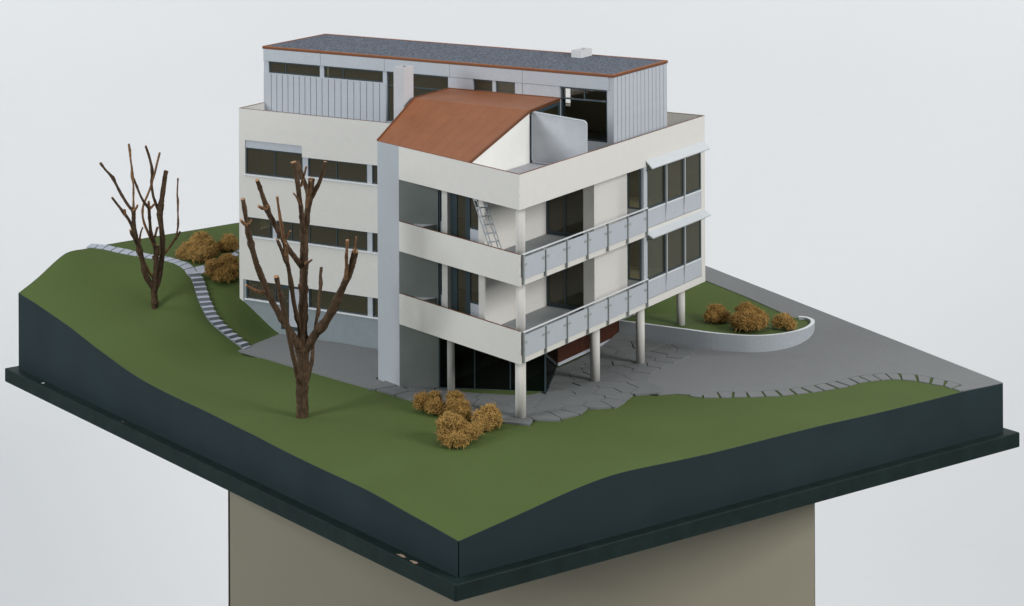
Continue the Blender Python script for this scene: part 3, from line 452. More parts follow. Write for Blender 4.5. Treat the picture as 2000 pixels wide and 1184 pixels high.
# garden path pavers
path = empty('garden_path', (-26, 7.5, 2.8)); path['kind'] = 'structure'; path['label'] = 'path of pale grey pavers crossing the upper lawn'
pl, pr = DATA['path_l'], DATA['path_r']
for i in range(len(pl)-1):
    a, b, c, d = pl[i], pl[i+1], pr[i+1], pr[i]
    g = .065
    def sh(p, q, t): return [p[k]+(q[k]-p[k])*t for k in range(3)]
    q4 = [sh(a, b, g), sh(b, a, g), sh(c, d, g), sh(d, c, g)]
    hs = H([p[:2] for p in q4]); m = MB(); m.prism([tuple(p[:2]) for p in q4], 0, 0, zt=[z+.028 for z in hs], zb=[z-.05 for z in hs]); obj('paver', m, PAVER, path)
for s in DATA['branch_path']:
    hs = H([p[:2] for p in s]); m = MB(); m.prism([tuple(p[:2]) for p in s], 0, 0, zt=[z+.028 for z in hs], zb=[z-.05 for z in hs]); obj('paver', m, PAVER, path)
# garden steps
st = empty('garden_steps', (-20, 5.5, 0)); tag(st, 'curving flight of small grey steps descending the lawn to the terrace', 'steps')
SP = DATA['steps']
for i in range(17):
    a, b = SP[i]
    if i == 0:
        c, d = pl[-1], pr[-1]; back = [tuple(d[:2]), tuple(c[:2])]
    else:
        c, d = SP[i-1]; back = [(d[0], d[1]), (c[0], c[1])]
    z = a[2]; e = .06
    ext = [(back[0][0]-(b[0]-back[0][0])*e, back[0][1]-(b[1]-back[0][1])*e), (back[1][0]-(a[0]-back[1][0])*e, back[1][1]-(a[1]-back[1][1])*e)]
    m = MB(); m.prism([(a[0], a[1]), (b[0], b[1])]+ext, z-.5, z+.0, mtop=1); obj('step', m, [STEP_SHADE, PAVER], st)

BUSHES = [["large sprawling ochre moss bush with loose curly strands between the path and building","moss bushes on the upper left lawn",1,[[-24.284,9.845,3.176,0.61,0.579,0.61],[-24.306,9.023,3.0,0.606,0.576,0.455],[-23.816,9.737,2.993,0.507,0.481,0.507],[-24.536,8.629,2.924,0.277,0.263,0.252],[-23.773,8.993,2.963,0.705,0.67,0.378],[-23.955,10.529,2.904,0.255,0.242,0.255]],0.9,1.5],["smallest round moss bush on the upper lawn beside the building corner","moss bushes on the upper left lawn",1,[[-23.502,11.063,3.158,0.383,0.364,0.383],[-23.555,10.798,3.024,0.357,0.339,0.306],[-23.249,11.107,3.024,0.255,0.242,0.306]],1.0,1.2],["dense two lobed moss bush overhanging the slope beside the garden steps","moss bushes on the upper left lawn",0,[[-22.113,8.042,2.584,0.422,0.401,0.472],[-21.79,8.756,2.704,0.499,0.474,0.499],[-21.694,8.225,2.322,0.596,0.566,0.422],[-21.42,8.475,2.403,0.348,0.33,0.497]],1.1,1.0],["left conical moss bush on the raised bed nearest the pillar","moss bushes in the raised bed",0,[[0.195,17.749,1.173,0.411,0.39,0.363],[0.208,17.448,1.021,0.434,0.412,0.289],[0.637,17.612,1.015,0.313,0.298,0.313]],1.0,1.0],["biggest moss bush in the middle of the raised bed","moss bushes in the raised bed",0,[[1.979,17.308,1.485,0.478,0.454,0.43],[2.326,16.798,1.208,0.808,0.768,0.475],[2.596,17.336,1.221,0.429,0.408,0.429],[1.854,16.852,1.114,0.429,0.408,0.381]],1.1,1.0],["small loose moss bush at the rounded tip of the raised bed","moss bushes in the raised bed",1,[[3.645,17.833,1.125,0.381,0.362,0.333],[3.368,17.81,1.048,0.286,0.272,0.262],[3.96,17.825,1.024,0.262,0.249,0.262]],1.0,1.3],["twin topped moss bush at the left end of the foreground group","moss bushes in the foreground group",0,[[-5.177,0.703,0.292,0.412,0.391,0.412],[-4.744,0.873,0.464,0.26,0.247,0.325],[-4.462,0.513,0.246,0.388,0.369,0.324],[-4.11,0.522,0.165,0.258,0.246,0.215]],1.0,1.0],["tall domed moss bush at the back of the foreground group beside the pillar","moss bushes in the foreground group",0,[[-3.762,0.942,0.499,0.388,0.369,0.432],[-3.371,0.563,0.325,0.515,0.489,0.429],[-2.968,0.325,0.206,0.299,0.284,0.299]],1.0,1.0],["frontmost and widest moss bush of the foreground group","moss bushes in the foreground group",1,[[-2.022,-2.159,0.501,0.542,0.515,0.521],[-1.466,-1.872,0.239,0.5,0.475,0.396],[-1.517,-2.571,0.119,0.497,0.472,0.29],[-1.412,-1.248,0.214,0.293,0.278,0.251],[-2.008,-2.493,0.234,0.332,0.316,0.332]],1.0,1.0],["right hand moss bush of the foreground group nearest the corner pillar","moss bushes in the foreground group",1,[[-1.623,0.217,0.363,0.467,0.443,0.424],[-1.875,-0.102,0.279,0.318,0.302,0.339],[-1.305,0.062,0.215,0.317,0.301,0.338],[-1.595,-0.274,0.151,0.422,0.401,0.253]],1.0,1.0]]
# ------------------------------------------------------------------ the apartment building
B = empty('apartment_building', (-10, 9, 0))
tag(B, 'cream plastered model apartment block on round pillars with copper roof and set back penthouse', 'building')
Z0, ZT, Z2, Z3, Z4, Z5 = 10.575, 9.118, 7.285, 5.979, 4.131, 2.784
FL = {1: 3.10, 2: 6.30}; CE = {1: Z3, 2: ZT}
F = (-7.99, 3.08); G = (-9.53, 3.68); NA = (.3602, .9329)
bandp = [(0, 0), F, (F[0]+NA[0]*.07, F[1]+NA[1]*.07), (0, .075)]
def band(z0, z1, cop=True):
    m = MB(); m.prism(bandp, z0, z1); o = obj('parapet', m, CREAM, B)
    if cop:
        m = MB(); m.prism([(.006, -.008), (F[0]-.0, F[1]-.01), (F[0]+NA[0]*.075, F[1]+NA[1]*.075), (.006, .08)], z1+.001, z1+.013); obj('copper_coping', m, COPB, o)
band(Z3, Z2); band(Z5, Z4); band(ZT, Z0)
# top parapet on the side facade, back and left
def wallbox(nm, x0, x1, y0, y1, z0, z1, mt=CREAM, cop=False):
    o = bx(nm, mt, B, x0, x1, y0, y1, z0, z1)
    if cop: bx('copper_coping', COPB, o, min(x0, x1)-.008, max(x0, x1)+.008, y0-.008 if y1-y0 < 1 else y0+.012, y1+.008 if y1-y0 < 1 else y1, z1+.001, z1+.013)
    return o
wallbox('parapet', -.07, 0, .077, 17.0, ZT, Z0, cop=True)
wallbox('back_wall', -20.43, -.072, 16.93, 17.0, ZT, Z0, cop=True)
wallbox('back_wall', -20.43, -3.72, 16.8, 17.0, -.2, ZT)
wallbox('back_wall', -3.70, -.21, 16.8, 17.0, Z5, ZT)
wallbox('end_frame', -.2, 0, 16.6, 17.0, Z5, ZT)
# side wall at the far left, with a window one looks through
m = MB(); m.holes((-20.43, 16.79), (0, -1), .22, [0, 5.9, 7.5, 8.88], [.3, 4.5, 5.4, 9.6], lambda i, j: not (i == 1 and j == 1)); obj('side_wall', m, CREAM, B)
o = bx('parapet', CREAM, B, -20.43, -20.36, 7.972, 16.925, 9.601, Z0)
bx('copper_coping', COPB, o, -20.44, -20.35, 7.972, 16.925, Z0+.001, Z0+.013)
# left block, front facade at y = 7.9
us = [0, .36, 3.73, 9.9, 10.9]; zs = [2.38, 4.5, 5.40, 7.45, 7.66, 8.55, 9.08, 9.6]
def closedL(i, j):
    if i == 0 or i == 3: return True
    if j == 1: return False
    if i == 1: return j not in (3, 4, 5)
    return j != 4
m = MB(); m.holes((-20.43, 7.9), (1, 0), .24, us, zs, closedL); obj('front_wall', m, CREAM, B)
o = bx('parapet', CREAM, B, -20.43, -9.54, 7.9, 7.97, 9.601, Z0)
bx('copper_coping', COPB, o, -20.43, -9.55, 7.895, 7.975, Z0+.001, Z0+.010)
# lower wall: blue grey, openings for door and windows
us = [0, .36, 2.43, 2.88, 3.88, 4.06, 9.9, 10.9]; zs = [-.3, .24, 1.47, 2.376]
def closedS(i, j):
    if i in (0, 4, 6): return True
    if j == 2: return False
    if j == 0: return True
    return i not in (2, 3)
m = MB(); m.holes((-20.41, 7.93), (1, 0), .2, us, zs, closedS); obj('plinth_wall', m, SOCLE, B)
def window_y(parent, x0, x1, z0, z1, y, mull=(), fw=.055, fd=.07, gm=None, name='window', sub=True, fb=None, transom=None):
    """framed window in a wall parallel to x; front of the frame at y"""
    fb = fb or fw; m = MB()
    m.box(x0, x0+fw, y, y+fd, z0, z1); m.box(x1-fw, x1, y, y+fd, z0, z1); m.box(x0+fw, x1-fw, y, y+fd, z0, z0+fb); m.box(x0+fw, x1-fw, y, y+fd, z1-fw, z1)
    for q in mull: m.box(q-fw/2, q+fw/2, y+.002, y+fd, z0+fb, z1-fw)
    if transom:
        xs = [x0+fw]+[v for q in mull for v in (q-fw/2, q+fw/2)]+[x1-fw]
        for a, b in zip(xs[::2], xs[1::2]): m.box(a, b, y+.004, y+fd, transom-fw/2, transom+fw/2)
    f = obj(name, m, FRAME, parent)
    xs = [x0+fw]+[v for q in mull for v in (q-fw/2, q+fw/2)]+[x1-fw]
    for a, b in zip(xs[::2], xs[1::2]):
        bx('pane', gm or GLASS, f, a, b, y+fd*.45, y+fd*.45+.012, z0+fb, z1-fw)
    return f
YR = 7.98
window_y(B, -20.06, -16.72, 7.46, 8.71, YR, (-18.345,)); bx('shutter_box', PANEL, B, -20.065, -16.705, 7.955, 8.10, 8.715, 9.075)
bx('pilaster', PANEL, B, -16.70, -16.39, 7.95, 8.10, 7.665, 8.545)
window_y(B, -16.385, -13.01, 7.665, 8.545, YR, (-14.77,))
bx('pilaster', PANEL, B, -13.005, -12.735, 7.95, 8.10, 7.665, 8.545)
window_y(B, -12.73, -10.54, 7.665, 8.545, YR, ())
window_y(B, -20.06, -18.475, 4.505, 5.395, YR, (-18.66,))
bx('pilaster', PANEL, B, -18.47, -18.245, 7.95, 8.10, 4.505, 5.395)
window_y(B, -18.24, -13.01, 4.505, 5.395, YR, (-17.38, -16.33, -14.77))
bx('pilaster', PANEL, B, -13.005, -12.735, 7.95, 8.10, 4.505, 5.395)
window_y(B, -12.73, -10.54, 4.505, 5.395, YR, ())
YS = 8.0
window_y(B, -20.045, -17.99, 1.475, 2.37, YS, (-18.35,))
dd = bx('entrance_door', FRAME, B, -17.975, -17.535, 8.0, 8.08, .245, 2.37); bx('pane', GLASS, dd, -17.9, -17.6, 7.99, 7.998, .5, 2.2)
bx('door_panel', PANEL, B, -17.53, -16.54, 7.96, 8.06, .43, 2.24); bx('door_slot', FRAME, B, -17.53, -16.54, 8.0, 8.06, .245, .425); bx('door_head', FRAME, B, -17.53, -16.54, 8.0, 8.06, 2.245, 2.37)
bx('pilaster', SILL, B, -16.535, -16.355, 7.90, 7.926, 1.52, 2.37)
window_y(B, -16.345, -13.01, 1.475, 2.37, YS, (-14.79,))
bx('pilaster', PANEL, B, -13.005, -12.735, 7.95, 8.10, 1.475, 2.37)
window_y(B, -12.73, -10.54, 1.475, 2.37, YS, ())
def sill(x0, x1, z, y=7.9): bx('window_sill', SILL, B, x0, x1, y-.075, y+.11, z-.05, z+.012, bevel=.012)
sill(-20.12, -16.70, 7.435); sill(-16.69, -10.5, 7.645); sill(-20.12, -10.5, 4.485); sill(-20.12, -18.0, 1.46, 7.93); sill(-16.5, -10.5, 1.46, 7.93)
# fin and wing
m = MB(); m.prism([F, G, (G[0], G[1]+.25), (F[0]-.10, F[1]+.26)], -.15, Z0-.002); obj('fin_wall', m, GREYP, B)
bx('wing_wall', GREYP, B, -9.53, -9.31, G[1]+.255, 7.895, -.1, Z0-.01)
CW = (-6.38, 3.74)
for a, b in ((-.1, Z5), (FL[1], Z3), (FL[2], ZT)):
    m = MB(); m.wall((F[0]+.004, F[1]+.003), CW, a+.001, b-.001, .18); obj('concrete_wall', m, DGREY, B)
# floor slabs
S = [(0, .082), (0, 16.595), (-.205, 16.595), (-.205, 16.795), (-20.2, 16.795), (-20.2, 8.15), (-9.3, 8.15), (-9.3, 3.95), (-8.12, 3.36), (F[0]+NA[0]*.075, F[1]+NA[1]*.075)]
for z0, z1 in ((Z5, FL[1]), (Z3, FL[2])):
    m = MB(); m.prism(S, z0, z1); obj('floor_slab', m, CREAM, B)
    BP_ = [(-.03, .22), (-.03, 10.79), (-.78, 10.79), (-.78, 7.74), (-1.36, 7.74), (-1.36, 7.97), (-3.38, 7.97), (-3.38, 2.86), (-6.36, 3.70), (-7.8, 3.13)]
    m = MB(); m.prism(BP_, z1+.002, z1+.014); obj('balcony_floor', m, FLOORG, B)
m = MB(); m.prism([(-.075, .112)]+[(-.075, 16.795)]+S[4:], ZT+.002, 9.75, mtop=1); obj('roof_terrace_slab', m, [CREAM, TERR], B)
# balcony rooms on both floors
L0 = (-3.4, 2.8); LD = (math.cos(R(162.4)), math.sin(R(162.4))); LN = (.302, .953)
def lp(t, o): return (L0[0]+LD[0]*t+LN[0]*o, L0[1]+LD[1]*t+LN[1]*o)
def lbox(m, t0, t1, o0, o1, z0, z1): m.prism([lp(t1, o0), lp(t0, o0), lp(t0, o1), lp(t1, o1)], z0, z1)
for k in (1, 2):
    f, c = FL[k]+.015, CE[k]-.001
    m = MB(); lbox(m, .03, .43, 0, .25, f, c); obj('pilaster', m, CREAM, B)
    m = MB(); lbox(m, 2.36, 2.74, -.12, .30, f, c); obj('column', m, CREAM, B)
    # window beside the balcony door
    m = MB(); lbox(m, .44, 1.10, .06, .13, f+1.02, f+1.10); lbox(m, 1.04, 1.22, .05, .14, f, c); lbox(m, .44, 1.03, .06, .13, c-.1, c)
    fr = obj('window', m, FRAME, B); m = MB(); lbox(m, .44, 1.03, .09, .10, f+1.10, c-.1); obj('pane', m, GLASS, fr)
    m = MB(); lbox(m, .44, 1.03, .05, .11, f, f+1.02); obj('spandrel_panel', m, PANEL, fr)
    m = MB(); lbox(m, 1.23, 1.36, .06, .13, f, c); lbox(m, 1.92, 2.33, .06, .13, f, c); lbox(m, 1.37, 1.91, .06, .13, f, f+.16); lbox(m, 1.37, 1.91, .06, .13, c-.2, c)
    fr = obj('balcony_door', m, FRAME, B); m = MB(); lbox(m, 1.37, 1.91, .09, .10, f+.16, c-.2); obj('pane', m, GLASS, fr)
    m = MB(); lbox(m, 2.76, 2.83, .06, .13, f+1.02, c); lbox(m, 3.02, 3.12, .04, .13, f, c); lbox(m, 2.84, 3.01, .06, .13, f+1.02, f+1.10)
    fr = obj('window', m, FRAME, B); m = MB(); lbox(m, 2.84, 3.01, .09, .10, f+1.10, c); obj('pane', m, GLASS, fr); m = MB(); lbox(m, 2.76, 3.01, .05, .11, f, f+1.02); obj('spandrel_panel', m, PANEL, fr)
    bx('inner_wall', CREAM, B, -3.55, -3.40, 2.83, 7.99, f, c)
    bx('inner_wall', INT, B, -3.56, -3.41, 8.12, 16.6, f, c)
    bx('room_wall', INT, B, -9.2, -3.6, 11.0, 11.15, f, c); bx('room_wall', INT, B, -7.2, -7.05, 4.2, 10.9, f, c)
    bx('inner_wall', CREAM, B, -1.35, -.8, 7.73, 7.93, f, c)
    bx('outer_wall', CREAM, B, -.97, -.8, 7.935, 10.78, f, c)
    window_y(B, -3.395, -1.36, f, c, 8.0, (-2.44,), fw=.09, fd=.08, name='sliding_door', fb=.16)
    # bay window
    bx('spandrel_panel', POST, B, -.8, -.13, 10.80, 10.86, f, f+.90)
    window_y(B, -.80, -.13, f+.905, c, 10.80, (), fw=.07, fd=.07, gm=GLASSC)
    bx('corner_post', STEEL, B, -.12, .0, 10.86, 11.2, f, c)
    ys = [11.2, 13.0, 14.83, 16.595]
    for a, b in zip(ys, ys[1:]):
        bx('spandrel_panel', PANEL, B, -.06, -.004, a+.02, b-.02, FL[k]+.03, FL[k]+.80)
        bx('bay_sill', SILL, B, -.06, .012, a+.02, b-.02, FL[k]+.805, FL[k]+.87)
        m = MB(); z0 = FL[k]+.875; w_ = .07
        m.box(-.08, -.02, a+.01, a+.01+w_, z0, c); m.box(-.08, -.02, b-.01-w_, b-.01, z0, c); m.box(-.08, -.02, a+.01+w_, b-.01-w_, z0, z0+.08); m.box(-.08, -.02, a+.01+w_, b-.01-w_, c-.07, c)
        fr = obj('window', m, FRAME, B); bx('pane', GLASSC if a < 12 else GLASS, fr, -.055, -.045, a+.01+w_, b-.01-w_, z0+.08, c-.07)
    for y in ys[1:3]:
        m = MB(); n = len(m.v); zz = FL[k]
        pr_ = [(0.001, zz+.15), (.075, zz+.95), (.075, c-.02), (0.001, c-.02)]
        m.v = [(x, y-.03, z) for x, z in pr_]+[(x, y+.03, z) for x, z in pr_]; m.f = [(3, 2, 1, 0), (4, 5, 6, 7), (0, 1, 5, 4), (1, 2, 6, 5), (2, 3, 7, 6), (3, 0, 4, 7)]; m.m = [0]*6
        obj('mullion_fin', m, STEEL, B)
    bx('room_wall', INT, B, -3.4, -.21, 14.2, 14.3, f, c)
    bx('room_floor', CREAM, B, -3.39, -.1, 10.9, 14.19, FL[k]+.004, FL[k]+.72)
    # awning
    zt = {1: 6.17, 2: 9.41}[k]; dx = {1: .36, 2: .33}[k]; dz = {1: .21, 2: .33}[k]
    m = MB(); m.v = [(.004, 11.05, zt), (.004, 16.93, zt), (dx, 16.9, zt-dz), (dx, 11.08, zt-dz), (.004, 11.05, zt-.045), (.004, 16.93, zt-.045), (dx-.02, 16.9, zt-dz-.05), (dx-.02, 11.08, zt-dz-.05)]
    m.f = [(0, 3, 2, 1), (4, 5, 6, 7), (0, 4, 7, 3), (3, 7, 6, 2), (2, 6, 5, 1), (1, 5, 4, 0)]; m.m = [0]*6
    aw = obj('awning', m, mat('awning_cloth', (.55, .58, .60), .6, var=.02) if k == 1 else bpy.data.materials['awning_cloth'], B)
    m = MB(); m.bar((.03, 11.1, zt-dz-.12), (dx-.03, 11.1, zt-dz-.06), .03, .03); obj('arm', m, FRAME, aw)
    # railing
    f0 = FL[k]; zr = f0+.98; rl = empty('balcony_railing', (0, 5.6, f0)); rl.parent = B; rl.location = Vector((0, 5.6, f0))-B.location
    yp = [.17, 1.97, 3.76, 5.57, 7.37, 9.2, 11.03]
    for y in yp:
        bx('post', POST, rl, .004, .125, y-.03, y+.03, f0-.27, zr-.02)
    m = MB(); m.box(.02, .12, .14, 11.09, zr-.018, zr+.022); obj('handrail', m, SILL, rl, bevel=.012)
    for i, (a, b) in enumerate(zip(yp, yp[1:])):
        bx('infill_panel', PANEL, rl, .055, .078, a+.05, b-.05, f0-.06, f0+.85)
        for q in ((a+.19) if i else a+.16, b-.17):
            bx('bracket', POST, rl, .080, .090, q-.13, q+.11, f0+.49, f0+.59)
# ladder stair on the upper balcony (stands on the floor, a thing of its own)
lad = empty('ladder', (-2.3, 2.2, 6.31)); tag(lad, 'slender grey metal ladder leaning on the upper balcony up to the roof hatch', 'ladder')
nb, nt_ = Vector((-2.31, 2.0, 6.318)), Vector((-3.40, 2.0, 9.10)); dv = Vector((.16, .43, 0)); ldir = (nt_-nb).normalized(); wv = Vector((-.158, 0, 0))
for s in (0, 1):
    a = nb+dv*s; b = nt_+dv*s; m = MB()
    for o_ in (Vector((0, 0, 0)), wv):
        m.bar(a+o_, b+o_, .035, .035, up=(0, 1, 0))
    n = 8
    for i in range(n):
        p = a+(b-a)*((i+.35)/n); m.bar(p, p+wv, .03, .09)
    obj('stringer', m, STEEL, lad)
for i in range(8):
    p = nb+(nt_-nb)*((i+.35)/8)+wv*.5; m = MB(); m.bar(p+dv*.03, p+dv*.97, .15, .025, up=(0, 0, 1)); obj('rung', m, STEEL, lad)
# low planter box on the two balconies
for z in (3.11, 6.31):
    m = MB(); m.prism([(-7.80, 3.20), (-6.45, 3.70), (-6.72, 3.04), (-6.86, 2.80), (-7.7, 3.12)], z, z+.885, mtop=1); obj('planter_box', m, [DGREY, SILL], B)
# ground floor
m = MB(); VZ = Z5-.002
bx('stair_wall', INT, B, -6.6, -6.4, 4.3, 12, .05, VZ); bx('core_wall', INT, B, -9.2, -3.75, 12.0, 12.2, .05, VZ); bx('core_wall', INTD, B, -3.78, -3.74, 9.5, 16.7, .05, VZ)
bx('hall_floor', INTD, B, -6.38, -3.8, 4.6, 11.9, .05, .08)
m = MB(); m.v = [(-6.38, 4.6, 2.7), (-6.38, 5.4, 2.7), (-6.38, 7.4, .9), (-6.38, 7.0, .75), (-5.5, 4.6, 2.7), (-5.5, 5.4, 2.7), (-5.5, 7.4, .9), (-5.5, 7.0, .75)]
m.f = [(0, 1, 2, 3), (7, 6, 5, 4), (0, 4, 5, 1), (1, 5, 6, 2), (2, 6, 7, 3), (3, 7, 4, 0)]; m.m = [0]*6; obj('stair_flight', m, INTD, B)
GD = Vector((math.cos(R(21.5)), math.sin(R(21.5)), 0)); g0 = Vector((CW[0]+.02, CW[1]+.01, 0)); g1 = Vector((-1.96, 5.47, 0)); g2 = Vector((-3.69, 9.46, 0))
vg = empty('glass_vestibule', (-3.5, 6, 0)); vg.parent = B; vg.location = Vector((-3.5, 6, 0))-B.location
def gl(a, b, n, last):
    d = (b-a); L = d.length; d.normalize()
    for i in range(n):
        p = a+d*(L*i/n); q = a+d*(L*(i+1)/n); m = MB(); m.wall((p+d*.035).xy, (q-d*.035).xy, .10, VZ-.05, .012); obj('pane', m, GLASSD, vg)
    for i in range(n+(1 if last else 0)):
        p = a+d*(L*i/n); w_ = .10 if i == 0 else .05; m = MB(); m.wall((p-d*w_/2).xy, (p+d*w_/2).xy, .05, VZ, .07); obj('mullion', m, FRAME, vg)
    for za, zb_ in ((.045, .098), (VZ-.048, VZ)):
        m = MB(); m.wall((a+d*.06).xy, (b-d*.06).xy, za, zb_, .05); obj('rail', m, FRAME, vg)
gl(g0, g1, 3, False); gl(g1, g2, 1, True)
bx('plinth_strip', PANEL, B, -3.72, -3.685, 9.52, 15.25, .03, .17)
yy = [9.52, 11.53, 13.5, 15.25]
for a, b in zip(yy, yy[1:]): bx('wood_panel', WOOD, B, -3.735, -3.70, a+.012, b-.012, .172, VZ)
bx('core_wall', DGREY, B, -3.9, -3.70, 15.6, 16.79, -.1, VZ)
# pillars
for x, y, r, z0, z1 in ((-1.02, 1.735, .225, 0, Z5), (-5.73, 3.72, .165, 0, Z5), (-1.04, 8.18, .215, 0, Z5), (-.76, 11.9, .20, 0, Z5), (-.92, 16.25, .20, .6, Z5), (-1.0, 1.735, .20, FL[1]+.01, Z3), (-1.0, 1.735, .20, FL[2]+.01, ZT)):
    m = MB(); m.cyl(x, y, r, z0, z1-.002, 40); obj('pillar', m, CREAM, B, smooth=True)
m = MB(); m.prism([(-.05, .25), (-.10, .25), (-.10, .9), (-.05, .9)], Z2-.1, Z2-.05)
# ------------------------------------------------------------------ penthouse
PX0, PX1, PY0, PY1, PZ0, PZ1 = -20.42, -1.03, 9.90, 15.10, 9.755, 13.20
us = [0]; m = MB()
X = [PX0, -20.13, -17.07, -16.84, -13.42, -13.20, -9.76, -8.37, -7.34, -7.17, -6.13, -3.73, -1.32, PX1]; Zs = [PZ0, 9.96, 10.25, 10.45, 12.05, 12.605, 13.198]
open_ = {(1, 4), (3, 4), (7, 4), (9, 4), (5, 3), (5, 4), (11, 2), (11, 3), (11, 4), (5, 2)}
m.holes((PX0, PY0), (1, 0), .14, [x-PX0 for x in X], Zs, lambda i, j: (i, j) not in open_)
PH = obj('penthouse', m, PANEL, B)
def sub(nm, mt, *a, **k): return bx(nm, mt, PH, *a, **k)
m = MB(); m.holes((PX1, PY0+.145), (0, 1), .12, [0, PY1-PY0-.145], [PZ0, 13.198], lambda i, j: True); obj('side_wall', m, PANEL, PH)
m = MB(); m.holes((PX0+.12, PY0+.145), (0, 1), .12, [0, PY1-PY0-.145], [PZ0, 13.198], lambda i, j: True); obj('side_wall', m, PANEL, PH)
xb = [PX1-.125, -6.14, -6.68, PX0+.125]
m = MB(); m.holes((PX1-.125, PY1), (-1, 0), .12, [0, 4.95, 5.62, 19.0], [PZ0, 10.8, 12.1, 13.198], lambda i, j: not (i == 1 and j == 1)); obj('back_wall', m, INT, PH)
sub('room_floor', INTD, PX0+.13, PX1-.13, PY0+.15, PY1-.13, PZ0, PZ0+.02)
sub('room_wall', INT, -13.9, -13.8, PY0+.15, PY1-.13, PZ0+.03, 13.19); sub('room_wall', INT, -8.9, -8.8, PY0+.15, PY1-.13, PZ0+.03, 13.19)
# boards on the front left and on the side wall: one mesh each kind, shared
def board_set(x0s, y, z0, z1, th, along):
    w_ = None
    for a, b in zip(x0s, x0s[1:]):
        key = 'b%.3f_%.2f_%s' % (b-a, z1-z0, along)
        me = board_set.c.get(key)
        if me is None:
            m = MB(); L = (b-a)/2-.017
            if along == 'x': m.box(-L, L, -th, 0, 0, z1-z0)
            else: m.box(0, th, -L, L, 0, z1-z0)
            me = board_set.c[key] = m.mesh('board', [PANEL])
        c = (a+b)/2; put('board', me, PH, (c, y, z0) if along == 'x' else (y, c, z0))
board_set.c = {}
x0s = [-19.95+i*.3365 for i in range(10)]; board_set([-20.42]+x0s, PY0-.004, PZ0, 12.02, .035, 'x')
x1s = [-16.92+i*.3705 for i in range(11)]; board_set(x1s, PY0-.004, PZ0, 12.02, .035, 'x')
ysd = [9.90+i*.3715 for i in range(15)]; board_set(ysd, PX1+.004, PZ0, 13.185, .035, 'y')
# smooth fascia panels
fx = [PX0, -17.0, -13.3, -9.64, -5.71, -1.22]
for a, b in zip(fx, fx[1:]): sub('fascia_panel', PANEL, a+.008, b-.008, PY0-.05, PY0-.004, 12.625, 13.195)
sub('infill_panel', PANEL, -9.74, -8.39, PY0-.03, PY0-.004, 11.9, 12.605); sub('infill_panel', PANEL, -6.11, -5.725, PY0-.03, PY0-.004, 11.9, 12.605); sub('infill_panel', PANEL, -5.70, -3.75, PY0-.03, PY0-.004, 11.9, 12.605)
YP = PY0+.05
window_y(PH, -20.125, -17.075, 12.055, 12.60, YP, (-19.14,)); window_y(PH, -16.835, -13.425, 12.055, 12.60, YP, (-15.74,))
window_y(PH, -13.195, -9.765, 10.255, 12.60, YP, (), transom=11.95, fw=.06)
window_y(PH, -8.365, -7.345, 12.055, 12.60, YP, ()); window_y(PH, -7.165, -6.135, 12.055, 12.60, YP, ())
tw = window_y(PH, -3.725, -1.325, 10.255, 12.60, YP, (), transom=12.08, fw=.07, fd=.09, gm=GLASSK)
bx('mullion', FRAME, PH, -2.55, -2.49, YP+.006, YP+.085, 12.116, 12.528); bx('post', FRAME, PH, -3.70, -3.60, YP+.10, YP+.2, 10.0, 12.60)
# roof of the penthouse
RX0, RX1, RY0, RY1 = -20.47, -.98, 9.85, 15.16
sub('copper_fascia', COPB, RX0, RX1, RY0, RY1, 13.202, 13.29)
m = MB(); e = .10
for a in ((RX0, RX1, RY0, RY0+e), (RX0, RX1, RY1-e, RY1), (RX0, RX0+e, RY0+e, RY1-e), (RX1-e, RX1, RY0+e, RY1-e)): m.box(*a, 13.291, 13.335)
obj('copper_rim', m, COPPER, PH)
sub('gravel_layer', GRAVEL, RX0+e+.002, RX1-e-.002, RY0+e+.002, RY1-e-.002, 13.291, 13.312)
def hollow(nm, mt, parent, x0, x1, y0, y1, z0, z1, t):
    m = MB(); m.box(x0, x1, y0, y0+t, z0, z1); m.box(x0, x1, y1-t, y1, z0, z1); m.box(x0, x0+t, y0+t, y1-t, z0, z1); m.box(x1-t, x1, y0+t, y1-t, z0, z1); return obj(nm, m, mt, parent)
WP = mat('white_vent_paint', (.60, .60, .61), .6, var=.02, bump=.2, bscale=14)
hollow('roof_vent', WP, PH, -5.45, -4.90, 13.93, 14.95, 13.314, 13.66, .10)
# chimney
hollow('chimney', mat('chimney_grey', (.52, .52, .545), .7, var=.02, bump=.3, bscale=14), B, -10.28, -9.72, 6.12, 6.90, 9.76, 13.5, .09)
